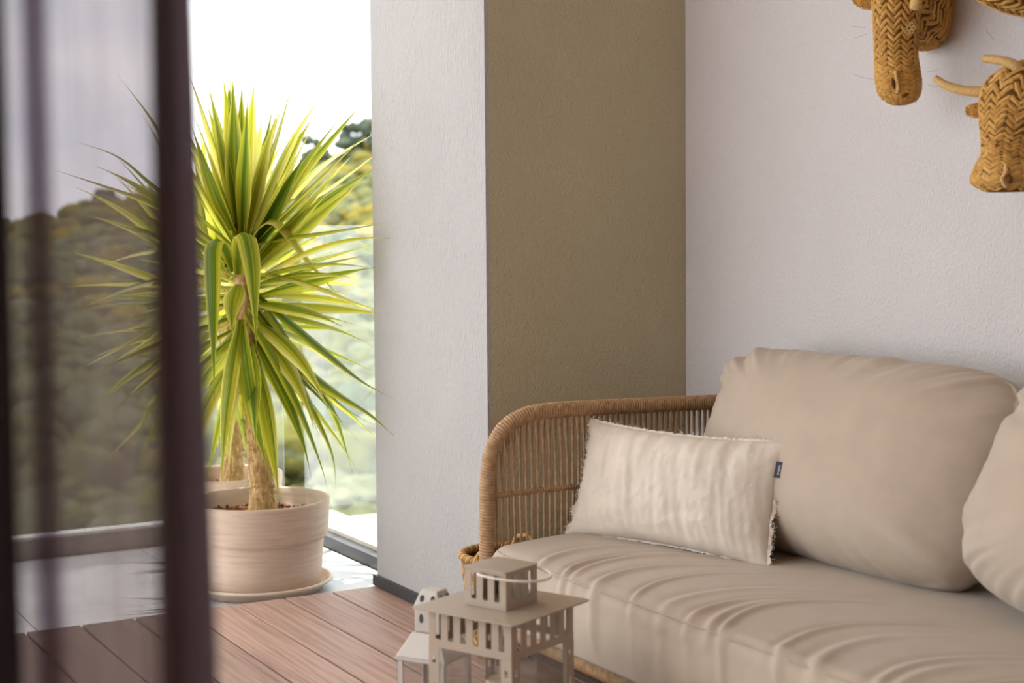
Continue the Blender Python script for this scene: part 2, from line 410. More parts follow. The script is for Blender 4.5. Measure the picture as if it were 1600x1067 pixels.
spart(MB().box(FX + .01, 2.70, 1.38, YA - .03, .128, .150), 'seat_deck', M_FRAME, bevel=.003)
for (lx, ly) in ((FX, YA - .03), (2.68, YA - .03), (FX, 1.42), (2.68, 1.42)):
    lb = MB(); lb.tube([(lx, ly, .001), (lx, ly, .135)], [.016, .021], 12); spart(lb, 'leg', M_FRAME, smooth=False)
for ly in (2.4, 1.42):
    lb = MB(); lb.tube([(2.70, ly, .14), (2.70, ly, .65)], .014, 10); spart(lb, 'back_post', M_FRAME)
# top tube height as function of x
def armz(x):
    best = armp[0]
    for p in armp:
        if p.z > .45 and abs(p.x - x) < abs(best.x - x) or best.z < .45: best = p
    return best.z
random.seed(11)
NC = 44
def cordmesh(p0, p1, r, bow):
    mb = MB(); P0, P1 = Vector(p0), Vector(p1); mid_ = (P0 + P1) / 2 + Vector((0, bow, 0))
    mb.tube([P0, P0.lerp(mid_, .7), P1.lerp(mid_, .7), P1], r, 6, False); return mb
for i in range(NC):
    x = FX + .026 + (2.68 - FX - .03) * i / (NC - 1)
    zt = armz(x) - .014
    j = random.uniform(-.0015, .0015)
    for s in (-1, 1):
        xt = x + s * .0072 + j; xm = x + s * .0016 - j + .002
        spart(cordmesh((xt, YA + s * .006, zt), (xm, YA + s * .004, .466), .0030, s * .002), 'cord', M_ROPE, smooth=True)
        xt2 = x + s * .0016 + .002; xb2 = x + s * .0070 + (.006 if i < 6 else 0)
        spart(cordmesh((xt2, YA + s * .004, .458), (xb2, YA + s * .007, .160), .0030, s * .002), 'cord', M_ROPE, smooth=True)

# ---- seat cushion: rounded slab with pulled folds
SX0, SX1, SY0, SY1, SZ0, SZ1 = 1.846, 2.665, 1.40, 3.445, .152, .347
def fold_h(x, y):
    """height of the pulled folds on the seat, metres"""
    h = 0
    for (y0, ln, amp, wd, sl) in FOLDS:
        d = x - SX0                       # distance from the front edge
        c = y0 + sl * d - 2.4 * d * d     # fold centre line drifts towards the viewer's right
        e = (y - c) / wd
        fall = math.exp(-(d / ln) ** 2) * sstep(-.02, .05, d + .02)
        h += amp * fall * math.exp(-e * e) * (1 + .0) - amp * .5 * fall * math.exp(-((e - 1.7) ** 2))
    h += .0022 * noise.noise(Vector((x * 7, y * 5, 3))) + .004 * noise.noise(Vector((x * 2.2, y * 2.2, 9)))
    return h
random.seed(21)
FOLDS = []
yy = 3.16
while yy > 1.4:
    FOLDS.append((yy, random.uniform(.18, .46), random.uniform(.004, .0095), random.uniform(.010, .019), random.uniform(.6, .9)))
    yy -= random.choice((.05, .09, .13, .19)) * random.uniform(.8, 1.2)
def seat_pt(u, v_):
    # u: 0..1 round the section front-bottom -> front -> top -> back ; v along y
    y = lerp(SY1, SY0, v_)
    ey = min(SY1 - y, y - SY0)
    endr = .055
    k = 1 if ey > endr else math.sqrt(max(0, 1 - (1 - ey / endr) ** 2))
    zc, zh = (SZ0 + SZ1) / 2, (SZ1 - SZ0) / 2
    corner = sstep(.0, .16, SY1 - y)
    fx = SX0 + .022 * (1 - corner) ** 2
    # section as rounded rect path
    R = .05; H = SZ1 - SZ0; Wd = SX1 - fx
    segs = [H - 2 * R + .03, R * 1.2, Wd - 2 * R, R * 1.2, H - 2 * R]
    T = sum(segs); s = u * T
    if s < segs[0]:
        z = SZ0 + R - .03 + s; t = (s / segs[0]); x = fx - .012 * sin(pi * t); nrm = Vector((-1, 0, 0))
    elif s < segs[0] + segs[1]:
        a = (s - segs[0]) / segs[1] * pi / 2; x = fx + R - R * cos(a); z = SZ1 - R + R * sin(a); nrm = Vector((-cos(a), 0, sin(a)))
    elif s < sum(segs[:3]):
        t = (s - segs[0] - segs[1]) / segs[2]; x = fx + R + t * segs[2]; z = SZ1 + .014 * sin(pi * t) ** .8; nrm = Vector((0, 0, 1))
    elif s < sum(segs[:4]):
        a = (s - sum(segs[:3])) / segs[3] * pi / 2; x = SX1 - R + R * sin(a); z = SZ1 - R + R * cos(a); nrm = Vector((sin(a), 0, cos(a)))
    else:
        x = SX1; z = SZ1 - R - (s - sum(segs[:4])); nrm = Vector((1, 0, 0))
    xe, ze = x, z
    z = zc + (z - zc) * (.55 + .45 * k); x = lerp((fx + SX1) / 2, x, .97 + .03 * k)
    p = Vector((x, y, z))
    h = 0
    if nrm.z > .05: h += fold_h(xe, y) * min(1, nrm.z + .2)
    if nrm.x < -.2:                      # front panel: hanging folds
        for (y0, ln, amp, wd, sl) in FOLDS:
            e = (y - y0 + .25 * (SZ1 - ze)) / (wd * 1.1); h += amp * (.75 if ln > .3 else .25) * math.exp(-e * e) * min(1, -nrm.x) * sstep(SZ0, SZ1 - .04, ze)
        h += .004 * noise.noise(Vector((ze * 4, y * 6, 5)))
    return p + nrm * h * (k if k < 1 else 1)
sb = MB(); sb.grid(seat_pt, 150, 520)
me_c = sb
seat = sb.build('seat_cushion', M_SEAT, smooth=True)
bm = bmesh.new(); bm.from_mesh(seat.data); bmesh.ops.holes_fill(bm, edges=[e for e in bm.edges if e.is_boundary]); bmesh.ops.recalc_face_normals(bm, faces=bm.faces); bm.to_mesh(seat.data); bm.free()
tag(seat, 'long taupe seat cushion with pulled folds lying on the sofa base', 'cushion')
# top seam of the seat: a thin welt along the front edge
wl = MB(); wl.tube([Vector((SX0 + .0125 + .022 * (1 - sstep(0, .16, SY1 - y)) ** 2, y, SZ1 - .0105 )) for y in [SY1 - .05 - i * .012 for i in range(165)]], .0016, 6)
wl.build('seam', M_SEAT, seat, smooth=True)

# ---- plump cushions
def plump(name, W, Hh, T, mat, loc, rot, nW=110, nH=80, ex=4.5, et=2.4, wr=.006, seed=0, sag=0):
    """rounded stuffed cushion: local X = width, Z = height, -Y = front; origin at bottom centre"""
    def surf(sign):
        def fn(u, v_):
            a = lerp(-1, 1, u); b = lerp(-1, 1, v_)
            # concentrate samples near the rim
            a = sin(a * pi / 2); b = sin(b * pi / 2)
            # square-disc outline : superellipse
            r = (abs(a) ** ex + abs(b) ** ex) ** (1 / ex)
            m_ = max(abs(a), abs(b))
            sc = (m_ / r) if r > 1e-6 else 1
            X = a * sc; Z = b * sc; rr_ = min(1, m_)
            th = (max(0, 1 - rr_ ** et)) ** (1 / 2.1)
            low = 1 + sag * (.5 - .5 * Z) 
            y = sign * T / 2 * th * low
            x = X * W / 2 * (1 + .02 * (1 - th)); z = Hh / 2 + Z * Hh / 2
            # gathered creases radiating from the rim
            ang = math.atan2(Z * Hh, X * W)
            rim = sstep(.55, .97, rr_) * (1 - sstep(.985, 1, rr_))
            g = noise.noise(Vector((cos(ang) * 9 + seed, sin(ang) * 9, seed * 1.7 + sign))) + .6 * noise.noise(Vector((cos(ang) * 22 + seed, sin(ang) * 22, seed)))
            cornerw = .35 + .65 * (min(abs(X), abs(Z)) ** 2) * 2
            d = wr * rim * g * cornerw * (1.7 if Z > .5 else 1) + .008 * noise.noise(Vector((X * 1.8 + seed, Z * 1.8, seed))) * th
            g1 = noise.noise(Vector((cos(ang) * 6 + seed, sin(ang) * 6, seed * 2.3))); oz = 1 + .018 * g1 * rim * (.4 + .6 * abs(Z))
            return (x * (1 + .006 * g1 * rim), y + sign * d, Hh / 2 + (z - Hh / 2) * oz)
        return fn
    mb = MB(); mb.grid(surf(-1), nW, nH); f2 = MB(); f2.grid(surf(1), nW, nH)
    mb.add(f2.v, [tuple(reversed(f)) for f in f2.f])
    o = mb.build(name, mat, smooth=True)
    bm = bmesh.new(); bm.from_mesh(o.data); bmesh.ops.remove_doubles(bm, verts=bm.verts, dist=.0008); bmesh.ops.recalc_face_normals(bm, faces=bm.faces); bm.to_mesh(o.data); bm.free()
    o.data.polygons.foreach_set('use_smooth', [True] * len(o.data.polygons))
    o.location = loc; o.rotation_euler = rot
    return o
# facing -X : local -Y -> world -X  means rotate about Z by -90deg
bc = plump('back_cushion', .98, .505, .30, M_SEAT, (2.425, 2.842, .350), (radians(-21), 0, radians(-90)), seed=2, ex=6.5, sag=.25, wr=.020)
tag(bc, 'wide taupe back cushion standing behind the linen throw pillow', 'cushion', 'taupe back cushions')
bc2 = plump('back_cushion', 1.0, .50, .30, M_SEAT, (2.345, 1.822, .352), (radians(-24), radians(6), radians(-89)), seed=7, ex=4.5, sag=.25, wr=.020)
tag(bc2, 'taupe back cushion cut off by the right edge of the picture', 'cushion', 'taupe back cushions')

# ---- linen throw pillow
def linen_pillow():
    W, Hh, T = .62, .30, .15
    def core(a, b, sign):
        pin = 1 - .055 * (1 - abs(b) ** 2) * abs(a) ** 3      # sides drawn in between corners
        pinz = 1 - .10 * (1 - abs(a) ** 2.0) * abs(b) ** 3
        x = a * W / 2 * pin; z = Hh / 2 + b * Hh / 2 * pinz
        th = ((1 - abs(a) ** 2.6) ** .62) * ((1 - abs(b) ** 2.6) ** .62)
        X, Z = x * 1.0, z
        cr = 0
        # long soft creases leaning over the face
        q = X * cos(.35) + Z * sin(.35) * .55
        cr += .0055 * noise.noise(Vector((q * 26, Z * 4.5, 1.3))) + .0030 * noise.noise(Vector((q * 60, Z * 7, 4)))
        cr += .0032 * noise.noise(Vector((X * 7, Z * 34, 7))) * (1 - sstep(.05, .2, Z - .05) * .5)
        cr += .0016 * noise.noise(Vector((X * 70, Z * 60, 2))) + .006 * (max(0, .22 - abs(noise.noise(Vector((q * 15, Z * 5, 11))))) + max(0, .18 - abs(noise.noise(Vector((X * 9, Z * 19, 15))))))
        pleat = .006 * noise.noise(Vector((X * 30, 0, 5))) * sstep(.35, .95, b) + .005 * noise.noise(Vector((0, Z * 38, 6))) * sstep(.5, .97, a)
        y = sign * (T / 2 * th + (cr + pleat) * (th ** .5) )
        return Vector((x, y, z))
    def fn(sign):
        return lambda u, v_: core(sin(lerp(-1, 1, u) * pi / 2), sin(lerp(-1, 1, v_) * pi / 2), sign)
    mb = MB(); mb.grid(fn(-1), 170, 90); f2 = MB(); f2.grid(fn(1), 60, 40); mb.add(f2.v, [tuple(reversed(f)) for f in f2.f])
    me = mesh('cover', mb.v, mb.f, True)
    root = empty('throw_pillow')
    obj('cover', me, M_LINEN, root)
    # ragged flange round the rim
    rim = []
    n = 60
    for i in range(n): rim.append((lerp(-1, 1, i / n), -1))
    for i in range(30): rim.append((1, lerp(-1, 1, i / 30)))
    for i in range(n): rim.append((lerp(1, -1, i / n), 1))
    for i in range(30): rim.append((-1, lerp(1, -1, i / 30)))
    vs = []; fs = []; random.seed(5); nr = len(rim)
    sub = 4; pts = []
    for i in range(nr):
        a0, b0 = rim[i]; a1, b1 = rim[(i + 1) % nr]
        for k in range(sub): pts.append((lerp(a0, a1, k / sub), lerp(b0, b1, k / sub)))
    n2 = len(pts); cen = Vector((0, 0, Hh / 2))
    fl = MB(); th_ = MB()
    for i, (a_, b_) in enumerate(pts):
        p = core(a_ * .999, b_ * .999, -1); p.y = 0
        nx = Vector((0, 0, 0))
        if abs(a_) > .999: nx += Vector((1 if a_ > 0 else -1, 0, 0))
        if abs(b_) > .999: nx += Vector((0, 0, 1 if b_ > 0 else -1))
        nx.normalize()
        wv = .007 * noise.noise(Vector((i * .09, 0, 3))) + .004 * noise.noise(Vector((i * .31, 2, 3)))
        wd = .010 + .005 * noise.noise(Vector((i * .22, 5, 1))) + random.uniform(-.002, .002)
        if nx.z < -.5: wd *= .45
        if nx.z > .9: wd *= .62; wv *= .6
        vs += [p - nx * .006, p + nx * wd * .55 + Vector((0, wv, 0)), p + nx * wd + Vector((0, wv * 1.8, 0)) + nx.cross(Vector((0, 1, 0))) * random.uniform(-.001, .001)]
        if random.random() < (.18 if nx.z > .9 else .6) and nx.z > -.5:
            q = vs[-1]; t = nx.cross(Vector((0, 1, 0)))
            L = random.uniform(.003, .010)
            th_.tube([q - nx * .002, q + nx * L * .5 + t * random.uniform(-.004, .004) + Vector((0, random.uniform(-.004, .004), 0)), q + nx * L + t * random.uniform(-.008, .008) + Vector((0, random.uniform(-.006, .006), 0))], .00055, 3, False)
    for i in range(n2):
        k = (i + 1) % n2
        fs += [(3 * i, 3 * k, 3 * k + 1, 3 * i + 1), (3 * i + 1, 3 * k + 1, 3 * k + 2, 3 * i + 2)]
    obj('frayed_edge', mesh('frayed_edge', vs, fs, True), M_FRAY, root)
    # a few longer loops of loose thread on the right side
    for zc, L in ((.17, .018), (.11, .03), (.055, .016), (.2, .012)):
        q = core(.999, (zc - Hh / 2) / (Hh / 2), -1); q.y = 0
        th_.tube(catmull([q + Vector((.004, 0, 0)), q + Vector((.018, -.006, -L * .3)), q + Vector((.016, -.005, -L)), q + Vector((.006, 0, -L * 1.1))], 6), .0007, 4, False)
    th_.build('loose_thread', M_FRAY, root, kind='stuff')
    q = core(.999, .52, -1)
    tg = MB().box(q.x - .006, q.x + .017, -.0155, -.0140, q.z - .018, q.z + .020).build('label_tag', M_TAG, root)
    tg['label'] = 'small dark woven label'
    for k in range(7):
        zz = q.z - .011 + k * .0034
        MB().box(q.x + .003, q.x + .0065 + (.0015 if k % 3 == 0 else 0), -.0160, -.0156, zz, zz + .0022).build('lettering', M_TAGTXT, tg)
    return root
tp = linen_pillow()
BL, BR = Vector((2.079, 3.405, .37)), Vector((2.257, 2.80, .37))
e_ = (BR - BL).normalized()
tp.location = (BL + BR) / 2 + Vector((.019, .027, -.018))
tp.rotation_euler = (radians(-19), 0, math.atan2(e_.y, e_.x))
tag(tp, 'cream crumpled linen throw pillow with frayed edges on the sofa seat', 'pillow')

# ------------------------------------------------------------------ woven straw helpers
def strands(mb, S, cols, rows, wid, lift=.0022, t0=0, t1=1, th0=0, th1=2 * pi, slant=.9, jit=.15):
    """herringbone plaits over surface S(t, theta)"""
    def nrm(t, th):
        e = 1e-3; p = S(t, th); a = S(t + e, th) - p; b = S(t, th + e) - p
        n = b.cross(a); return n.normalized() if n.length > 1e-12 else Vector((0, 0, 1))
    dth = (th1 - th0) / cols; dt = (t1 - t0) / rows
    for c in range(cols):
        for r in range(rows):
            for s in (0, 1):
                tA = t0 + (r + random.uniform(-jit, jit)) * dt; tB = tA + dt * slant * 1.6
                ha = th0 + (c + (0 if s == 0 else 1)) * dth + random.uniform(-.06, .06) * dth; hb = th0 + (c + .5 + (.08 if s == 0 else -.08)) * dth
                P = []
                for k in range(4):
                    q = k / 3; t = lerp(tA, tB, q); h = lerp(ha, hb, q)
                    p = S(t, h); n = nrm(t, h)
                    P.append((p, n, math.sin(pi * (.18 + .72 * q))))
                vs = []; fs = []
                for k, (p, n, sc) in enumerate(P):
                    d = (P[min(k + 1, 3)][0] - P[max(k - 1, 0)][0]).normalized(); sd = d.cross(n).normalized()
                    wv = wid * (.55 + .45 * sc)
                    vs += [p - sd * wv / 2 - n * .001, p + n * lift * sc * random.uniform(.8, 1.3), p + sd * wv / 2 - n * .001]
                for k in range(3):
                    i = 3 * k; fs += [(i, i + 1, i + 4, i + 3), (i + 1, i + 2, i + 5, i + 4)]
                mb.add(vs, fs)
    return mb
def surf_mesh(S, nt_=24, nth=28, shrink=0.0):
    mb = MB()
    vs = []; fs = []
    for i in range(nt_ + 1):
        for k in range(nth): vs.append(S(i / nt_, 2 * pi * k / nth))
    for i in range(nt_):
        for k in range(nth):
            k2 = (k + 1) % nth; fs.append((i * nth + k, i * nth + k2, (i + 1) * nth + k2, (i + 1) * nth + k))
    fs.append(tuple(range(nth))); fs.append(tuple(reversed(range(nt_ * nth, nt_ * nth + nth))))
    return mb.add(vs, fs)
def make_surface(pts, A, radii, n=2.5):
    """pts: axis points; A: unit side vector; radii: list of (ra, rb)"""
    path = catmull(pts, 8); Rp = catmull([Vector((r[0], r[1], 0)) for r in radii], 8)
    A = Vector(A).normalized()
    def S(t, th):
        t = max(0, min(.9999, t)); f = t * (len(path) - 1); i = int(f); q = f - i
        p = path[i].lerp(path[min(i + 1, len(path) - 1)], q); r = Rp[i].lerp(Rp[min(i + 1, len(path) - 1)], q)
        T = (path[min(i + 1, len(path) - 1)] - path[i]).normalized() if i < len(path) - 1 else (path[-1] - path[-2]).normalized()
        a = (A - T * A.dot(T)).normalized(); b = T.cross(a)
        c, s = cos(th), sin(th)
        k = (abs(c) ** n + abs(s) ** n) ** (-1 / n)
        return p + a * (c * k * r.x) + b * (s * k * r.y)
    return S
def woven(root, name, S, cols, rows, wid, t0=0, t1=1, lift=.0024):
    o = surf_mesh(S).build(name, M_STRAWDARK, root, smooth=True)
    strands(MB_ := MB(), S, cols, rows, wid, lift, t0, t1)
    w_ = MB_.build('straw_plaits', M_STRAW, o, kind='stuff'); return o
def wound_horn(root, name, pts, r0, r1):
    P = resample(catmull(pts, 10), .0011); mb = MB(); L = len(P)
    mb.tube(P, [lerp(r0, r1, (i / L) ** 1.2) for i in range(L)], 12, True, lambda i, an: .0006 * sin(i * 1.55 + an))
    return mb.build(name, M_CORD, root, smooth=True)
def hairs(root, specs):
    mb = MB()
    for p, d, L in specs:
        p = Vector(p); d = Vector(d).normalized(); q = Vector((random.uniform(-1, 1), random.uniform(-1, 1), random.uniform(-1, 1)))
        mb.tube([p, p + d * L * .5 + q * L * .06, p + d * L + q * L * .25], .00035, 3, False)
    return mb.build('stray_fibre', M_STRAWDARK, root, kind='stuff')

random.seed(31)
# horse: long face hanging down, neck curling back to the wall
horse = tag(empty('straw_horse_head', (XW, 2.66, 1.70)), 'woven straw horse head with long muzzle mounted on the white wall', 'wall ornament', 'woven straw animal heads')
hm = empty  # parts are built in world space, then re-based
def hpart(root, fn, *a, **k):
    o = fn(root, *a, **k); o.matrix_parent_inverse = Matrix.Translation(-Vector(root.location)); return o
Sh = make_surface([(2.565, 2.705, 1.86), (2.56, 2.71, 1.76), (2.555, 2.713, 1.66), (2.553, 2.714, 1.56), (2.553, 2.708, 1.49), (2.555, 2.704, 1.462), (2.557, 2.702, 1.441), (2.557, 2.702, 1.426), (2.557, 2.702, 1.417)],
                  (.49, .87, 0), [(.058, .060), (.058, .060), (.053, .056), (.046, .048), (.0475, .050), (.0470, .050), (.0415, .044), (.028, .031), (.008, .009)], 2.15)
hd = hpart(horse, woven, 'head', Sh, 10, 46, .0115, .02, .97)
Sn = make_surface([(2.585, 2.715, 1.71), (2.63, 2.735, 1.675), (2.68, 2.765, 1.665), (2.715, 2.785, 1.662), (2.733, 2.795, 1.662)], (0, 0, 1), [(.07, .05), (.095, .062), (.108, .07), (.105, .07), (.095, .064)], 2.3)
hpart(horse, woven, 'neck', Sn, 10, 20, .012)
def ear(root, base, tip, r):
    P = catmull([base, Vector(base).lerp(Vector(tip), .5) + Vector((0, 0, -.004)), tip], 8)
    S = make_surface([base, Vector(base).lerp(Vector(tip), .5), tip], (0, .3, 1), [(r * .8, r * .6), (r, r * .7), (r * .55, r * .45)], 2)
    return woven(root, 'ear', S, 5, 9, .0065)
hpart(horse, ear, (2.535, 2.765, 1.655), (2.520, 2.815, 1.668), .016)
hpart(horse, wound_horn, 'ear', [(2.555, 2.655, 1.632), (2.548, 2.64, 1.66), (2.55, 2.63, 1.70)], .014, .010)
# rosette eye on the cheek turned to the viewer
fm = MB(); ec = Sh(.50, 0); 
def on_head(S, px, py):
    d = fw + RV * ((px - 800) / F_PX) + DV * ((py - 488.3) / F_PX); best = None
    for i in range(80):
        for k in range(64):
            p = S(i / 80, 2 * pi * k / 64); q = p - CAM; z = q.dot(fw)
            e = ((800 + F_PX * q.dot(RV) / z - px) ** 2 + (488.3 + F_PX * q.dot(DV) / z - py) ** 2) + 60 * z * 10
            if best is None or e < best[0]: best = (e, p)
    return best[1]
ec = on_head(Sh, 1421, 42); view = (ec - CAM).normalized(); sx = view.cross(up).normalized(); sy = sx.cross(view)
eye = MB()
for k in range(7):
    a_ = 2 * pi * k / 7; c_ = ec - view * .004 + (sx * cos(a_) + sy * sin(a_)) * .0085
    eye.tube([c_ + (sx * cos(b_) + sy * sin(b_)) * .0052 for b_ in [2 * pi * q / 10 for q in range(11)]], .0012, 5, False)
eye.build('eye_rosette', M_CORD, horse, smooth=True).matrix_parent_inverse = Matrix.Translation(-Vector(horse.location))
def seam(root, S, pix, r, name='nostril_stitching'):
    P = catmull([on_head(S, *p) - view * .004 for p in pix], 6); P = resample(P, .0009); mb = MB()
    mb.tube(P, r, 8, True, lambda i, an: .0011 * sin(i * .95)); return mb.build(name, M_CORD, root, smooth=True)
hpart(horse, seam, Sh, [(1401, 108), (1402, 122), (1404, 136), (1403, 145)], .0042)
def slit(root, S, pix, wd, name):
    P = [on_head(S, *p) - view * .0035 for p in pix]; mb = MB()
    mb.tube(catmull(P, 5), [wd * (.3 + sin(pi * min(1, i / (5 * (len(P) - 1))))) for i in range(5 * (len(P) - 1) + 1)], 8); return mb.build(name, M_STRAWDARK, root, smooth=True)
hpart(horse, slit, Sh, [(1394, 121), (1395, 130), (1397, 139)], .0035, 'nostril')
hpart(horse, slit, Sh, [(1408, 151), (1414, 150), (1421, 146)], .003, 'mouth')
hpart(horse, hairs, [((2.52, 2.775, 1.60), (-.5, .8, .1), .035), ((2.52, 2.775, 1.585), (-.5, .8, -.3), .03), ((2.53, 2.76, 1.48), (-.4, .8, .1), .05), ((2.59, 2.65, 1.53), (.4, -.8, .2), .04), ((2.59, 2.65, 1.49), (.5, -.8, 0), .02), ((2.59, 2.65, 1.46), (.6, -.8, -.15), .05), ((2.70, 2.58, 1.58), (.3, -.6, -.6), .03)])

# bull: broad face with two horns
bull = tag(empty('straw_bull_head', (XW, 2.42, 1.36)), 'woven straw bull head with curved horns on the white wall', 'wall ornament', 'woven straw animal heads')
Sb = make_surface([(2.66, 2.42, 1.448), (2.64, 2.415, 1.44), (2.61, 2.41, 1.415), (2.60, 2.41, 1.37), (2.595, 2.41, 1.32), (2.59, 2.41, 1.285), (2.585, 2.41, 1.255), (2.585, 2.41, 1.232), (2.585, 2.41, 1.212)],
                  (.40, .92, 0), [(.066, .035), (.082, .055), (.086, .065), (.074, .062), (.056, .056), (.054, .054), (.076, .064), (.080, .066), (.045, .035)], 2.4)
hpart(bull, woven, 'head', Sb, 10, 32, .0115, .03, .97)
Sbn = make_surface([(2.61, 2.40, 1.39), (2.66, 2.385, 1.385), (2.734, 2.37, 1.38)], (0, 0, 1), [(.05, .05), (.075, .07), (.08, .075)], 2.2)
hpart(bull, woven, 'neck', Sbn, 10, 10, .0095)
hpart(bull, wound_horn, 'horn', [(2.635, 2.455, 1.437), (2.612, 2.50, 1.434), (2.59, 2.54, 1.439), (2.575, 2.575, 1.452), (2.565, 2.602, 1.470)], .0135, .008)
hpart(bull, wound_horn, 'horn', [(2.61, 2.395, 1.440), (2.59, 2.375, 1.458), (2.57, 2.375, 1.478), (2.555, 2.40, 1.490), (2.545, 2.438, 1.497)], .0135, .008)
hpart(bull, ear, (2.60, 2.485, 1.392), (2.582, 2.522, 1.393), .015)
hpart(bull, seam, Sb, [(1572, 256), (1571, 268), (1568, 280), (1572, 292)], .004)
hpart(bull, slit, Sb, [(1577, 272), (1577, 280), (1576, 288)], .0045, 'nostril')
# third head: only its muzzle reaches into the picture
third = tag(empty('straw_animal_head', (XW, 2.40, 1.75)), 'woven straw animal head cut off by the top right corner', 'wall ornament', 'woven straw animal heads')
St = make_surface([(2.72, 2.405, 1.69), (2.68, 2.41, 1.688), (2.62, 2.44, 1.70), (2.56, 2.50, 1.735), (2.53, 2.54, 1.765)], (.3, -.2, 1), [(.09, .09), (.098, .09), (.095, .085), (.07, .065), (.035, .035)], 2.3)
hpart(third, woven, 'head', St, 10, 22, .0115, .03, .97)
hpart(third, ear, (2.60, 2.52, 1.80), (2.59, 2.55, 1.85), .016)

# ------------------------------------------------------------------ straw basket behind the sofa arm
random.seed(8)
bk = tag(empty('straw_basket', (2.03, 3.63, 0)), 'woven straw basket standing between the sofa arm and the taupe wall', 'basket')
def Sbk(t, th):
    r = lerp(.085, .118, t) + .004 * sin(t * 3); return Vector((r * cos(th), r * sin(th), .004 + .262 * t))
bwall = surf_mesh(Sbk, 10, 28); bwall.f = bwall.f[:-1]      # open at the top
o = bwall.build('body', M_STRAWDARK, bk, smooth=True)
sb2 = strands(MB(), Sbk, 26, 18, .012, .004); sb2.build('straw_plaits', M_BASKET, o, kind='stuff')
rimb = MB()
for q in range(3):
    rimb.tube([Vector(((.118 + .007 * cos(a * 26 + q * 2.1)) * cos(a), (.118 + .007 * cos(a * 26 + q * 2.1)) * sin(a), .268 + .007 * sin(a * 26 + q * 2.1))) for a in [2 * pi * k / 240 for k in range(241)]], .0052, 7, False)
rimb.build('braided_rim', M_BASKET, bk, smooth=True)
for s in (0, pi):
    hb = MB(); P = []
    for k in range(41):
        a = k / 40 * pi
        c_ = Vector((.116 * cos(.62 + s), .116 * sin(.62 + s), .262)); tv = Vector((-sin(.62 + s), cos(.62 + s), 0))
        P.append(c_ + tv * .034 * cos(a) + Vector((0, 0, .036 * sin(a))))
    hb.tube(P, .0065, 8, True, lambda i, an: .0016 * sin(i * 1.3 + an * 2)); hb.build('handle', M_BASKET, bk, smooth=True)

# ------------------------------------------------------------------ lanterns
def holed_panel(mb, o, ux, uz, W, z0, z1, nslots, sw, margin, th, nrm):
    """a sheet with vertical slots: built from stiles and two rails"""
    def slab(a0, a1, b0, b1):
        vs = [o + ux * a + uz * b + nrm * d for a in (a0, a1) for b in (b0, b1) for d in (0, -th)]
        mb.add(vs, [(0, 1, 3, 2), (4, 6, 7, 5), (0, 4, 5, 1), (2, 3, 7, 6), (0, 2, 6, 4), (1, 5, 7, 3)])
    b0, b1 = z0 + margin, z1 - margin * .45
    slab(0, W, z0, b0); slab(0, W, b1, z1)
    pitch = (W - .016) / nslots; x = 0
    for k in range(nslots + 1):
        c = .008 + k * pitch
        l = 0 if k == 0 else c - pitch / 2 + sw / 2
        r = W if k == nslots else c + pitch / 2 - sw / 2
        slab(l, r, b0, b1)
lan = tag(empty('lantern', (1.491, 2.688, 0), radians(23.4)), 'beige metal lantern with flat square roof and slotted cupola standing on the deck', 'lantern')
B = .1025; Z = Vector((0, 0, 1))
MB().box(-.118, .118, -.118, .118, .001, .012).build('base', M_LANT, lan, bevel=.002)
faces4 = [(Vector((-B, -B, 0)), Vector((0, 1, 0)), Vector((-1, 0, 0))), (Vector((B, -B, 0)), Vector((-1, 0, 0)), Vector((0, -1, 0))), (Vector((B, B, 0)), Vector((0, -1, 0)), Vector((1, 0, 0))), (Vector((-B, B, 0)), Vector((1, 0, 0)), Vector((0, 1, 0)))]
for (o0, ux, nr_) in faces4:
    pm = MB(); holed_panel(pm, o0 + ux * .0005, ux, Z, 2 * B - .001, .322, .397, 6, .0135, .016, .0014, nr_); pm.build('slotted_panel', M_LANT, lan)
    lp = MB(); holed_panel(lp, o0 + ux * .0005, ux, Z, 2 * B - .001, .0125, .07, 6, .0135, .013, .0014, nr_); lp.build('slotted_panel', M_LANT, lan)
    gp = MB(); q0 = o0 + ux * .024 - nr_ * .003; 
    vs = [q0 + ux * a + Z * b - nr_ * d for a in (0, 2 * B - .048) for b in (.07, .322) for d in (0, .0015)]
    gp.add(vs, [(0, 1, 3, 2), (4, 6, 7, 5), (0, 4, 5, 1), (2, 3, 7, 6), (0, 2, 6, 4), (1, 5, 7, 3)]).build('glass_pane', M_LGLASS, lan)
for sx_ in (-1, 1):
    for sy_ in (-1, 1):
        pm = MB()
        def strip(ax):   # angle post: two folded strips with a star hole half way up
            L = .026
            for (a0, a1, z0, z1) in ((0, L, .07, .15), (0, .009, .15, .166), (.017, L, .15, .166), (0, L, .166, .235), (0, .009, .235, .249), (.017, L, .235, .249), (0, L, .249, .29), (0, .009, .29, .303), (.017, L, .29, .303), (0, L, .303, .322)):
                if ax == 0: pm.box(min(sx_ * B, sx_ * (B - a1)) if True else 0, max(sx_ * B, sx_ * (B - a1)) if a0 == 0 else sx_ * (B - a0), sy_ * B - (.0007), sy_ * B + .0007, z0, z1) if a0 == 0 else pm.box(min(sx_ * (B - a0), sx_ * (B - a1)), max(sx_ * (B - a0), sx_ * (B - a1)), sy_ * B - .0007, sy_ * B + .0007, z0, z1)
                else: pm.box(sx_ * B - .0007, sx_ * B + .0007, min(sy_ * (B - a0), sy_ * (B - a1)), max(sy_ * (B - a0), sy_ * (B - a1)), z0, z1)
        strip(0); strip(1); pm.build('corner_post', M_LANT, lan)
rf = MB()
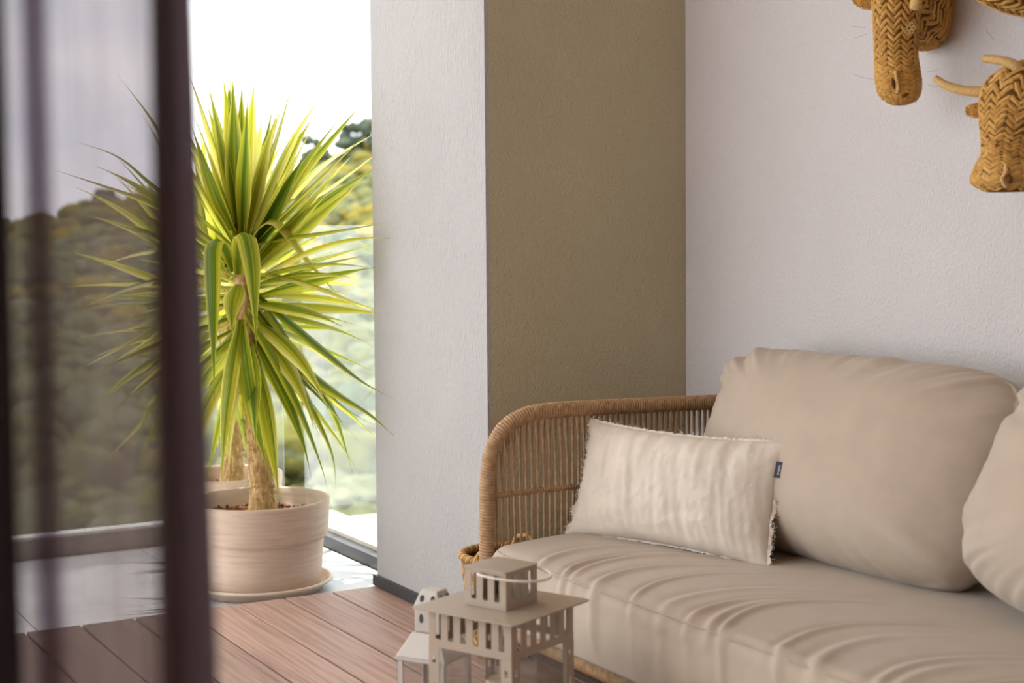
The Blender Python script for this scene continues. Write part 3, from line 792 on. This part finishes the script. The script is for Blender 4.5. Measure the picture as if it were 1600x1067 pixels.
def rounded_plate(mb, h, r, z0, z1, n=6):
    P = []
    for (cx, cy, a0) in ((h - r, h - r, 0), (-h + r, h - r, pi / 2), (-h + r, -h + r, pi), (h - r, -h + r, 1.5 * pi)):
        for k in range(n + 1):
            a = a0 + pi / 2 * k / n; P.append((cx + r * cos(a), cy + r * sin(a)))
    m_ = len(P); vs = [(x, y, z0) for x, y in P] + [(x, y, z1) for x, y in P]
    mb.add(vs, [tuple(reversed(range(m_))), tuple(range(m_, 2 * m_))] + [(k, (k + 1) % m_, m_ + (k + 1) % m_, m_ + k) for k in range(m_)])
rounded_plate(rf, .128, .010, .3975, .4005); rf.build('roof', M_LANT, lan)
cup = MB(); C_ = .0515
faces_c = [(Vector((-C_, -C_, 0)), Vector((0, 1, 0)), Vector((-1, 0, 0))), (Vector((C_, -C_, 0)), Vector((-1, 0, 0)), Vector((0, -1, 0))), (Vector((C_, C_, 0)), Vector((0, -1, 0)), Vector((1, 0, 0))), (Vector((-C_, C_, 0)), Vector((1, 0, 0)), Vector((0, 1, 0)))]
cupo = None
for (o0, ux, nr_) in faces_c:
    pm = MB(); holed_panel(pm, o0 + ux * .0005, ux, Z, 2 * C_ - .001, .401, .4745, 3, .0125, .015, .0014, nr_); pm.build('cupola_panel', M_LANT, lan)
ct = MB(); rounded_plate(ct, .0545, .008, .475, .478); ct.build('cupola_roof', M_LANT, lan)
hn = MB(); P = [(-.058, .006, .468), (-.060, -.02, .4665)]
P = catmull([(-.053, .012, .468), (-.062, .008, .468), (-.066, -.02, .467), (-.060, -.062, .465), (-.035, -.098, .463), (0, -.110, .462), (.035, -.098, .463), (.060, -.062, .465), (.066, -.02, .467), (.062, .008, .468), (.053, .012, .468)], 8)
hn.tube(P, .0026, 8); hn.build('handle', M_WIRE, lan, smooth=True)
cn = MB(); cn.lathe([(0, 0), (.034, 0), (.0345, .225), (.032, .231), (.028, .229), (0, .228)], 40)
can = tag(cn.build('candle', M_CANDLE, smooth=False), 'beige pillar candle inside the flat-roofed lantern', 'candle'); can.location = (1.50, 2.70, .013)
wk = MB(); wk.tube([(0, 0, .228), (.001, 0, .241)], .0012, 6); wk.build('wick', M_WICK, can)

# smaller pale lantern with hipped roof, half hidden behind the first
L2 = tag(empty('lantern', (1.462, 2.930, 0), radians(32.5)), 'smaller pale grey lantern with sloped roof half hidden behind the beige one', 'lantern')
h2 = .060; EZ = .248
MB().box(-h2, h2, -h2, h2, .001, .012).build('base', M_LANT2, L2, bevel=.002)
def frustum(mb, h0, z0, h1, z1, t=.0015, cham=.0):
    vs = [(-h0, -h0, z0), (h0, -h0, z0), (h0, h0, z0), (-h0, h0, z0), (-h1, -h1, z1), (h1, -h1, z1), (h1, h1, z1), (-h1, h1, z1)]
    mb.add(vs, [(0, 1, 5, 4), (1, 2, 6, 5), (2, 3, 7, 6), (3, 0, 4, 7), (4, 5, 6, 7), (3, 2, 1, 0)])
fr_ = MB(); frustum(fr_, h2, EZ, .034, EZ + .048); fr_.build('roof', M_LANT2, L2, bevel=.0025)
ev = MB(); ev.box(-h2, h2, -h2, h2, EZ - .008, EZ - .0003); ev.build('eave', M_LANT2, L2, bevel=.0015)
cu_ = MB(); cu_.box(-.030, .030, -.030, .030, EZ + .0485, EZ + .102); cu_.build('cupola', M_LANT2, L2, bevel=.003)
cr_ = MB(); frustum(cr_, .032, EZ + .1025, .020, EZ + .136); cr_.build('cupola_roof', M_LANT2, L2, bevel=.003)
for s in (-1, 1):
    for ax in (0, 1):
        for k in (-.013, .013):
            for z_ , rad_, off_ in ((EZ + .118, .0042, .0268), (EZ + .078, .0045, .0298)):
                hm_ = MB()
                nn = Vector((s, 0, 0)) if ax == 0 else Vector((0, s, 0)); uu = Vector((0, 1, 0)) if ax == 0 else Vector((1, 0, 0))
                tall = 1 if rad_ < .004 else 2.2
                c_ = nn * off_ + uu * k + Vector((0, 0, z_))
                vs = []
                for d in (-.003, .0014):
                    for q in range(12):
                        a = 2 * pi * q / 12; vs.append(c_ + nn * d + uu * rad_ * cos(a) + Z * rad_ * tall * sin(a))
                hm_.add(vs, [tuple(range(12)), tuple(reversed(range(12, 24)))] + [(q, (q + 1) % 12, 12 + (q + 1) % 12, 12 + q) for q in range(12)])
                hm_.build('dark_vent_disc', M_BLACK, L2)  # solid dark disc standing in for the shade inside a hole
for sx_ in (-1, 1):
    for sy_ in (-1, 1):
        pm = MB(); x0, x1 = sorted((sx_ * (h2 - .003), sx_ * (h2 - .016))); y0, y1 = sorted((sy_ * (h2 - .003), sy_ * (h2 - .0045)))
        pm.box(x0, x1, y0, y1, .0125, EZ - .0085); y0, y1 = sorted((sy_ * (h2 - .003), sy_ * (h2 - .016))); x0, x1 = sorted((sx_ * (h2 - .003), sx_ * (h2 - .0045))); pm.box(x0, x1, y0, y1, .0125, EZ - .0085)
        pm.build('corner_post', M_LANT2, L2)
for (nx_, ny_) in ((1, 0), (-1, 0), (0, 1), (0, -1)):
    pm = MB()
    if nx_: x0, x1 = sorted((nx_ * (h2 - .006), nx_ * (h2 - .0072))); pm.box(x0, x1, -h2 + .015, h2 - .015, .0125, EZ - .0085)
    else: y0, y1 = sorted((ny_ * (h2 - .006), ny_ * (h2 - .0072))); pm.box(-h2 + .015, h2 - .015, y0, y1, .0125, EZ - .0085)
    pm.build('glass_pane', M_LGLASS, L2)

# ------------------------------------------------------------------ pots and yuccas
def pot(loc, R, Hh, label, slabel, glabel, seed):
    k = R / .234
    prof = [(.0, .012), (.196, .0), (.199, .004), (.205, .06), (.2125, .150), (.2135, .156), (.2165, .158), (.226, .164), (.2285, .170), (.2315, .240), (.2335, .272), (.2340, .279), (.2330, .283), (.2265, .284), (.2245, .280), (.222, .262), (.214, .19), (.19, .16), (0, .16)]
    mb = MB(); mb.lathe([(r * k, z * Hh / .284) for r, z in prof], 96)
    root = empty('flower_pot', loc); tag(root, label, 'pot', 'clay flower pots on the balcony')
    mb.build('pot_body', M_POT, root, smooth=True)
    bd = MB(); bd.lathe([(.2140 * k, .1555 * Hh / .284), (.2172 * k, .1570 * Hh / .284), (.2172 * k, .1595 * Hh / .284), (.2140 * k, .161 * Hh / .284)], 96); bd.build('collar_bead', M_POT, root, smooth=True)
    # saucer
    s = MB(); s.lathe([(0, 0), (.200 * k, 0), (.207 * k, .004), (.228 * k, .030), (.233 * k, .036), (.2375 * k, .0375), (.2405 * k, .035), (.2410 * k, .031), (.2385 * k, .0275), (.236 * k, .0272)][:1] + [(.200 * k, 0), (.206 * k, .002), (.226 * k, .026), (.236 * k, .0275), (.2405 * k, .031), (.2405 * k, .0355), (.236 * k, .0385), (.230 * k, .0375), (.222 * k, .026), (.205 * k, .0105), (0, .0105)], 96)
    so = s.build('pot_saucer', M_SAUCER, smooth=True); so.location = (loc[0], loc[1], loc[2] - .0125); tag(so, slabel, 'saucer', 'pot saucers')
    # gravel
    random.seed(seed); g = MB(); so_z = .226 * Hh / .284
    g.lathe([(0, so_z - .012), (.216 * k, so_z - .012)], 48)
    ico = bmesh.new(); bmesh.ops.create_icosphere(ico, subdivisions=1, radius=1); iv = [v_.co.copy() for v_ in ico.verts]; iff = [tuple(v_.index for v_ in f.verts) for f in ico.faces]; ico.free()
    for q in range(900):
        a = random.uniform(0, 2 * pi); r = (random.uniform(0, 1) ** .5) * .206 * k; sz = random.uniform(.005, .0095)
        if r < .045: continue
        sx_, sy_, sz_ = [sz * random.uniform(.7, 1.2) for _ in range(3)]
        c_ = Vector((r * cos(a), r * sin(a), so_z - .008 + random.uniform(0, .012)))
        g.add([c_ + Vector((p.x * sx_ * random.uniform(.85, 1.15), p.y * sy_ * random.uniform(.85, 1.15), p.z * sz_)) for p in iv], iff)
    go = g.build('gravel', M_LAVA); go.location = loc; tag(go, glabel, 'gravel', kind='stuff')
    return root
PZ = -.029
POT1 = (1.785, 4.86, PZ + .002); POT2 = (1.865, 5.40, PZ + .002)
pot(POT1, .234, .288, 'large weathered clay flower pot standing in front beside the deck', 'pale saucer under the front flower pot', 'reddish lava gravel filling the front flower pot', 1)
pot(POT2, .200, .292, 'smaller clay flower pot mostly hidden behind the front pot', 'saucer under the rear flower pot', 'reddish lava gravel filling the rear flower pot', 2)

def leaf_mesh(path, width, side, twist=0, fold=.22, na=6):
    n = len(path) - 1; vs = []; uvs = []; fs = []
    for i, p in enumerate(path):
        t = i / n
        T = (path[min(i + 1, n)] - path[max(i - 1, 0)]).normalized()
        s = (side - T * side.dot(T)).normalized(); nn = s.cross(T)
        if nn.z < 0 and abs(T.z) < .9 and twist == 0: pass
        a = twist * t; s2 = s * cos(a) + nn * sin(a); n2 = s2.cross(T)
        wd = width * (.50 + .50 * sstep(0, .33, t)) * (1 - sstep(.40, 1.0, t) ** .9 * .985)
        for k in range(na + 1):
            q = k / na * 2 - 1
            vs.append(p + s2 * (q * wd / 2) + n2 * (fold * wd * (abs(q) ** 1.5 - .4))); uvs.append((k / na, t))
    W = na + 1
    for i in range(n):
        for k in range(na): fs.append((i * W + k, i * W + k + 1, (i + 1) * W + k + 1, (i + 1) * W + k))
    return mesh('leaf', vs, fs, True, uvs)
def leaf_path(base, az, el0, L, droop, pw=1.6, n=14, kink=None):
    p = Vector(base); P = [p.copy()]; ds = L / n
    for i in range(n):
        t = (i + .5) / n
        el = el0 - droop * t ** pw
        if kink: el = el0 - droop * sstep(kink - .10, kink + .12, t)
        p = p + Vector((cos(az) * cos(el), sin(az) * cos(el), sin(el))) * ds
        P.append(p.copy())
    return P
def clear(P, zmin):
    for p in P[2:]:
        if p.x > XP - .025 and p.y < YE + .03: return False
        if p.x > GX + .035 or p.y > GY - .02: return False
        if p.z < zmin: return False
    return True
def px(p):
    q = p - CAM; z = q.dot(fw); return (800 + F_PX * q.dot(RV) / z, 488.3 + F_PX * q.dot(DV) / z)
def yucca(loc, trunk, n, seed, label, z_lo, z_hi, heroes=()):
    random.seed(seed); root = empty('yucca_plant', loc); tag(root, label, 'plant', 'variegated yuccas on the balcony')
    inv = Matrix.Translation(-Vector(loc))
    tp_ = catmull(trunk, 14); Lt = len(tp_)
    tm = MB()
    def rad(i):
        t = i / Lt; return lerp(.043, .030, sstep(0, .55, t)) * lerp(1, .62, sstep(.6, 1, t)) + .010 * (1 - sstep(0, .08, t))
    fine = resample(tp_, .006)
    tm.tube(fine, [lerp(.043, .034, sstep(0, .5, i / len(fine))) * lerp(1, .55, sstep(.65, 1, i / len(fine))) + .010 * (1 - sstep(0, .08, i / len(fine))) for i in range(len(fine))], 20, True,
            lambda i, an: .0022 * noise.noise(Vector((cos(an) * 3, sin(an) * 3, i * .5))) + .0012 * sin(i * 2.1 + 3 * noise.noise(Vector((cos(an), sin(an), i * .05)))))
    t_ = tm.build('trunk', M_TRUNK, root, smooth=True); t_.matrix_parent_inverse = inv
    # loose bark fibres / old leaf scars
    fb = MB()
    for q in range(320):
        i = int(random.uniform(0, .60) * len(fine)); a = random.uniform(0, 2 * pi); r = .036
        c_ = fine[i] + Vector((cos(a), sin(a), 0)) * r; t2 = Vector((-sin(a), cos(a), 0)) * random.choice((-1, 1))
        l = random.uniform(.008, .022)
        fb.tube([c_, c_ + t2 * l * .6 + Vector((cos(a), sin(a), 0)) * .004 + Vector((0, 0, random.uniform(-.004, .004))), c_ + t2 * l + Vector((cos(a), sin(a), 0)) * random.uniform(.002, .012) + Vector((0, 0, random.uniform(-.008, .008)))], .0011, 3, False)
    f_ = fb.build('bark_fibre', M_TRUNK, t_, kind='stuff')
    def axis(z):
        for i in range(Lt - 1):
            if tp_[i].z <= z <= tp_[i + 1].z: return tp_[i].lerp(tp_[i + 1], (z - tp_[i].z) / (tp_[i + 1].z - tp_[i].z))
        return tp_[-1].copy() if z > tp_[-1].z else tp_[0].copy()
    def put(P, wd, az, tw, nm='leaf'):
        sd_ = Vector((-sin(az), cos(az), 0))
        o = obj(nm, leaf_mesh(P, wd, sd_, tw), M_LEAF, root); o.matrix_parent_inverse = inv
    ga = 2.39996
    for i in range(n):
        f = i / (n - 1)
        z = lerp(z_lo, z_hi, f ** .9)
        for tr_ in range(14):
            az = i * ga + random.uniform(-.25, .25) + tr_ * .35
            el = radians(lerp(-66, 84, f ** .80)) + random.uniform(-.28, .28)
            L = lerp(.53, .56, f) * random.uniform(.74, 1.14)
            if f > .9: L *= .92
            if tr_ > 5: L *= .85
            dr = radians(lerp(26, 6, f)) * random.uniform(.2, 2.0)
            kink = None
            if .12 < f < .80 and abs((az + radians(110) + pi) % (2 * pi) - pi) < radians(38): continue      # the side where the stem shows
            b = axis(z) + Vector((cos(az), sin(az), 0)) * .020
            P = leaf_path(b, az, el, L, dr, 1.5, 14, kink)
            if clear(P, .235 if f < .4 else .0): put(P, random.uniform(.050, .074), az, random.uniform(-1.1, 1.1)); break
    for q, pts in enumerate(heroes):
        pts = list(pts)
        if pts[-1][2] > 1.3: pts[-1] = tuple(Vector(pts[-1]) + (Vector(pts[-1]) - Vector(pts[-2])) * .32)      # upright ones reach a little further
        P = resample(catmull(pts, 10), .03); a = axis(pts[0][2]); d = Vector(pts[-1]) - a
        put(P, random.uniform(.054, .070), math.atan2(d.y, d.x), random.uniform(-.25, .25))
    return root
A = radians
# the camera sits towards azimuth -120 degrees from the plant; image right is about -30, image left about 150
# leaves that stand out one by one: points along each midrib
heroes = [
    [(1.710, 4.840, 1.006), (1.657, 4.770, 1.084), (1.611, 4.720, 1.111), (1.585, 4.690, 1.078), (1.580, 4.680, 0.963), (1.584, 4.690, 0.803), (1.588, 4.700, 0.612)],
    [(1.719, 4.830, 0.996), (1.700, 4.760, 1.090), (1.698, 4.710, 1.130), (1.703, 4.680, 1.090), (1.712, 4.670, 0.980), (1.718, 4.670, 0.758)],
    [(1.740, 4.840, 1.026), (1.768, 4.790, 1.129), (1.810, 4.740, 1.172), (1.846, 4.700, 1.129), (1.900, 4.660, 1.037), (1.994, 4.600, 0.903)],
    [(1.713, 4.820, 0.965), (1.688, 4.770, 0.947), (1.664, 4.740, 0.898), (1.664, 4.740, 0.807)],
    [(1.752, 4.840, 1.088), (1.841, 4.700, 1.114), (1.932, 4.550, 1.134), (1.994, 4.420, 1.151), (2.045, 4.310, 1.166)],
    [(1.751, 4.840, 1.005), (1.825, 4.720, 0.992), (1.899, 4.580, 0.957), (1.967, 4.440, 0.912), (2.010, 4.300, 0.882)],
    [(1.761, 4.840, 0.953), (1.845, 4.720, 0.852), (1.917, 4.580, 0.755), (1.974, 4.440, 0.672), (2.019, 4.300, 0.624)],
    [(1.764, 4.840, 0.911), (1.864, 4.720, 0.727), (1.937, 4.580, 0.632), (1.995, 4.440, 0.570), (2.018, 4.300, 0.511)],
    [(1.761, 4.850, 0.974), (1.824, 4.780, 0.850), (1.886, 4.720, 0.726), (1.975, 4.620, 0.585), (2.077, 4.550, 0.507)],
    [(1.718, 4.800, 0.853), (1.689, 4.700, 0.737), (1.699, 4.660, 0.578), (1.741, 4.640, 0.375), (1.757, 4.640, 0.349)],
    [(1.734, 4.800, 0.873), (1.791, 4.700, 0.732), (1.852, 4.640, 0.570), (1.906, 4.620, 0.404), (1.937, 4.620, 0.288)],
    [(1.712, 4.800, 0.853), (1.646, 4.700, 0.719), (1.608, 4.660, 0.564), (1.586, 4.650, 0.337)],
    [(1.752, 4.820, 0.892), (1.858, 4.760, 0.725), (1.928, 4.720, 0.557), (1.984, 4.700, 0.409), (1.994, 4.700, 0.282)],
    [(1.778, 4.860, 0.910), (1.942, 4.860, 0.713), (2.063, 4.880, 0.533), (2.143, 4.900, 0.301)],
    [(1.732, 4.860, 1.140), (1.703, 4.830, 1.264), (1.666, 4.820, 1.426), (1.633, 4.820, 1.587)],
    [(1.726, 4.840, 1.161), (1.706, 4.800, 1.304), (1.701, 4.790, 1.466), (1.699, 4.790, 1.603)],
    [(1.746, 4.850, 1.150), (1.792, 4.820, 1.284), (1.842, 4.800, 1.428), (1.898, 4.790, 1.606)],
    [(1.768, 4.880, 1.150), (1.863, 4.920, 1.287), (1.972, 4.960, 1.460), (2.091, 5.000, 1.596)],
    [(1.768, 4.880, 1.129), (1.891, 4.880, 1.223), (2.038, 4.900, 1.352), (2.229, 4.930, 1.453)],
    [(1.778, 4.880, 1.108), (1.906, 4.860, 1.202), (2.071, 4.870, 1.287), (2.222, 4.880, 1.386)],
    [(1.710, 4.840, 1.140), (1.655, 4.800, 1.222), (1.608, 4.780, 1.322), (1.566, 4.770, 1.432)],
    [(1.713, 4.880, 1.099), (1.593, 4.900, 1.203), (1.475, 4.920, 1.285), (1.369, 4.940, 1.376), (1.264, 4.960, 1.415)],
    [(1.712, 4.880, 1.057), (1.579, 4.860, 1.162), (1.409, 4.840, 1.243), (1.197, 4.820, 1.310)],
    [(1.700, 4.880, 1.016), (1.569, 4.900, 1.080), (1.429, 4.920, 1.072), (1.280, 4.940, 1.024)],
    [(1.699, 4.880, 0.974), (1.561, 4.880, 0.998), (1.379, 4.900, 0.962), (1.202, 4.920, 0.886)],
    [(1.699, 4.880, 0.933), (1.566, 4.900, 0.915), (1.403, 4.920, 0.838), (1.215, 4.940, 0.808)],
    [(1.698, 4.880, 0.901), (1.546, 4.840, 0.877), (1.374, 4.820, 0.804), (1.188, 4.800, 0.716)],
    [(1.697, 4.880, 0.870), (1.555, 4.880, 0.731), (1.405, 4.880, 0.535), (1.260, 4.880, 0.394)],
    [(1.716, 4.900, 1.119), (1.611, 4.950, 1.287), (1.503, 5.000, 1.494), (1.417, 5.020, 1.612)],
]
t1 = [(1.80, 4.855, .195), (1.795, 4.855, .34), (1.78, 4.86, .55), (1.762, 4.865, .78), (1.75, 4.87, .98), (1.748, 4.87, 1.14), (1.75, 4.87, 1.20)]
yucca((1.80, 4.855, .20), t1, 96, 4, 'tall variegated yucca with yellow-edged leaves growing in the front pot', .74, 1.17, heroes)
t2 = [(1.885, 5.395, .20), (1.89, 5.40, .34), (1.90, 5.40, .55), (1.88, 5.39, .75), (1.86, 5.38, .92), (1.86, 5.38, 1.06)]
yucca((1.885, 5.395, .205), t2, 64, 9, 'second yucca behind the front one, its stocky trunk rising from the rear pot', .70, 1.04)

# ------------------------------------------------------------------ sheer curtain in the left foreground
CY_ = 1.0
cur = tag(empty('sheer_curtain', (.2, CY_, 0)), 'dark sheer curtain hanging blurred in the left foreground', 'curtain')
def edge_x(z): return .328 + (1.3 - z) * .0175
def panel(u, v_):
    z = lerp(.015, 2.45, v_)
    x0, x1 = .10, edge_x(z) - .012
    x = lerp(x0, x1, u)
    y = CY_ + .010 * sin(x * 95 + .4 * sin(z * 1.7)) + .003 * sin(x * 240 + z)
    return Vector((x, y, z))
pm = MB(); pm.grid(panel, 90, 24); o = pm.build('sheer_panel', M_SHEER, cur, smooth=True); o.matrix_parent_inverse = Matrix.Translation(-Vector(cur.location))
def band(name, f0, f1, mat, yoff, nn=16, thick=.006):
    mb = MB(); n = 28; vs = []; fs = []
    for j in range(n + 1):
        z = lerp(.012, 2.452, j / n); x0, x1 = f0(z), f1(z)
        for k in range(nn):
            a = 2 * pi * k / nn
            vs.append(Vector(((x0 + x1) / 2 + (x1 - x0) / 2 * cos(a), CY_ + yoff + thick * sin(a) * (1 + .3 * sin(z * 3)), z)))
    for j in range(n):
        for k in range(nn):
            k2 = (k + 1) % nn; fs.append((j * nn + k, j * nn + k2, (j + 1) * nn + k2, (j + 1) * nn + k))
    mb.add(vs, fs); o = mb.build(name, mat, cur, smooth=True); o.matrix_parent_inverse = Matrix.Translation(-Vector(cur.location)); return o
band('leading_edge_fold', lambda z: min(.2985 + (z - 1.3) * .0065, edge_x(z) - .018), edge_x, M_EDGE, -.004)
band('gathered_fold', lambda z: .120, lambda z: .2115 - (z - 1.1) * .003, M_DENSE, .012, thick=.02)
band('pleat', lambda z: .2195 + .001 * sin(z * 4), lambda z: .2365 + .002 * sin(z * 2 + 1), M_PLEAT, .004, thick=.004)
band('pleat', lambda z: .2235 + .001 * sin(z * 4), lambda z: .2320 + .002 * sin(z * 2 + 1), M_PLEAT, .002, thick=.002)

# ------------------------------------------------------------------ hillside
def cam2w(lat, d, z): p = rr * lat + fh * d; return Vector((p.x, p.y, z))
def hill_z(lat, d):
    s = lat / d                                    # tangent of the bearing, image x = 800 + F*s
    ridge = lerp(1.8, 8.2, sstep(-.36, -.04, s)) + 2.2 * sstep(-.16, -.08, s)
    z0 = -17.0
    t = (d - 62) / (185 - 62)
    if t <= 1: z = lerp(z0, ridge, max(0, t) ** .85 if t > 0 else 0) + (t * 14 if t < 0 else 0)
    else: z = ridge - (t - 1) * 22
    return z + 1.2 * noise.noise(Vector((lat * .06, d * .06, 0))) + .5 * noise.noise(Vector((lat * .2, d * .2, 4)))
hv = []; hf = []; nl, nd = 70, 60
for j in range(nd + 1):
    d = lerp(40, 260, j / nd)
    for i in range(nl + 1):
        lat = lerp(-.62, .22, i / nl) * d; hv.append(cam2w(lat, d, hill_z(lat, d)))
for j in range(nd):
    for i in range(nl): a = j * (nl + 1) + i; hf.append((a, a + 1, a + nl + 2, a + nl + 1))
tag(obj('hillside', mesh('hillside', hv, hf, True), M_HILL), 'scrub covered hillside rising beyond the glass balustrade', kind='structure')
def blob(seed, sub=3, rough=.34, flat=.85):
    bm = bmesh.new(); bmesh.ops.create_icosphere(bm, subdivisions=sub, radius=1)
    for v_ in bm.verts:
        n_ = v_.co.normalized(); d = 1 + rough * noise.noise(n_ * 1.7 + Vector((seed * 3.1, 0, 0))) + rough * .8 * noise.noise(n_ * 4.3 + Vector((0, seed, 0))) + rough * .5 * noise.noise(n_ * 9 + Vector((0, 0, seed)))
        v_.co = n_ * d; v_.co.z *= flat
    me = bpy.data.meshes.new('crown'); bm.to_mesh(me); bm.free(); me.polygons.foreach_set('use_smooth', [True] * len(me.polygons)); return me
BL_ = []
for ci, (cn_, cm_) in enumerate(SHRUBS):
    for q in range(3):
        b = blob(ci * 3 + q); b.materials.append(cm_); BL_.append((cn_, b))
BC_ = [blob(i + 20, 2) for i in range(4)]
random.seed(77); spots = []
for q in range(5200):
    d = 62 + 122 * random.random() ** .8; s = random.uniform(-.40, .02); lat = s * d
    r = random.uniform(.8, 1.9) * (1.15 if d < 110 else .9)
    if any((lat - a) ** 2 + (d - b) ** 2 < (.62 * (r + c)) ** 2 for a, b, c in spots[-700:]): continue
    spots.append((lat, d, r))
inview = lambda s: -.335 < s[0] / s[1] < -.075
spots.sort(key=lambda s: -(s[2] / s[1]) * (1 if inview(s) else .01))
rest = MB(); shrub_sets = {}
for i, (lat, d, r) in enumerate(spots):
    p = cam2w(lat, d, hill_z(lat, d) + r * .35)
    if i < 330 and inview((lat, d, r)) and not 236 < 800 + F_PX * lat / d < 318:      # none stands wholly behind the curtain edge
        cn_, bm_ = random.choice((BL_[:9] if random.random() < .85 else BL_) if d > 115 else (BL_[3:9] if random.random() < .8 else BL_[3:])); o = obj('shrub', bm_); o.location = p; o.scale = (r * random.uniform(.85, 1.25), r * random.uniform(.85, 1.25), r * random.uniform(.7, 1.05)); o.rotation_euler = (0, 0, random.uniform(0, 6.28))
        ip = 800 + F_PX * lat / d; hh = 'near the ridge' if d > 145 else ('mid slope' if d > 95 else 'low on the slope')
        wh = 'through the sheer curtain' if ip < 300 else ('behind the yucca' if ip < 500 else 'beside the pillar')
        shrub_sets.setdefault((cn_, hh, wh), []).append((ip, o))
    else:
        me = BC_[i % 4]; a = random.uniform(0, 6.28); ca, sa = cos(a), sin(a); sx_, sz_ = r * random.uniform(.9, 1.25), r * random.uniform(.7, 1.05)
        rest.add([p + Vector(((v_.co.x * ca - v_.co.y * sa) * sx_, (v_.co.x * sa + v_.co.y * ca) * sx_, v_.co.z * sz_)) for v_ in me.vertices], [tuple(f.vertices) for f in me.polygons])
ORD = 'leftmost second third fourth fifth sixth seventh eighth ninth tenth eleventh twelfth thirteenth fourteenth fifteenth sixteenth seventeenth eighteenth nineteenth twentieth twenty-first twenty-second twenty-third twenty-fourth twenty-fifth twenty-sixth twenty-seventh twenty-eighth twenty-ninth thirtieth thirty-first thirty-second thirty-third thirty-fourth thirty-fifth thirty-sixth thirty-seventh thirty-eighth thirty-ninth fortieth forty-first forty-second forty-third forty-fourth forty-fifth forty-sixth forty-seventh forty-eighth forty-ninth fiftieth'.split()
for (cn_, hh, wh), lst in shrub_sets.items():
    lst.sort(key=lambda t: t[0])
    for q, (ip, o) in enumerate(lst):
        pre = '' if len(lst) == 1 else (ORD[q] + ' of the ' if q == 0 else ORD[min(q, 49)] + ' from left of the ')
        tag(o, pre + cn_ + (' shrub ' if len(lst) == 1 else ' shrubs ') + hh + ' ' + wh, 'shrub', 'hillside shrubs')
tag(rest.build('scrub', M_SHRUB, smooth=True), 'dense scrub covering the rest of the hillside', 'scrub', kind='stuff')
# ridge trees
def ridge_tree(ix, d, top_px, wd, label, seed):
    s = (ix - 800) / F_PX; lat = s * d; z0 = hill_z(lat, d) - .3
    # horizon is near image y 345: height of the crown top
    top = 1.15 + (352 - .0085 * (ix - 400) - top_px) / F_PX * d; Hh = top - z0
    root = empty('pine_tree', cam2w(lat, d, z0)); random.seed(seed)
    tm = MB(); tm.tube([(0, 0, 0), (.1, 0, Hh * .4), (.05, .1, Hh * .75)], [.16, .12, .07], 8); tm.build('trunk', M_TRUNKFAR, root)
    cm = MB()
    for q in range(11):
        me = BC_[q % 4]; a = random.uniform(0, 6.28); rr2 = wd * random.uniform(.26, .42); rad = wd * .32 * random.random() ** .5; zc = Hh * random.uniform(.40, .86); taper = 1.15 - .55 * (zc / Hh - .4) / .46
        c_ = Vector((rad * cos(a), rad * sin(a), zc)); zs = rr2 * .8
        cm.add([c_ + Vector((v_.co.x * rr2 * taper, v_.co.y * rr2 * taper, v_.co.z * zs)) for v_ in me.vertices], [tuple(f.vertices) for f in me.polygons])
    cm.build('crown', M_PINE, root, smooth=True)
    tag(root, label, 'tree', 'pines on the ridge')
ridge_tree(494, 178, 196, 3.0, 'dark pine on the ridge just right of the yucca leaf tips', 1)
ridge_tree(551, 180, 186, 2.7, 'round crowned pine on the ridge between the dark pine and the pillar', 2)
ridge_tree(580, 178, 176, 2.4, 'pine on the ridge touching the edge of the white pillar', 3)
ridge_tree(165, 182, 292, 2.6, 'low pine on the ridge seen through the sheer curtain', 4)
ridge_tree(415, 184, 262, 2.6, 'small pine on the ridge behind the upright yucca leaves', 5)
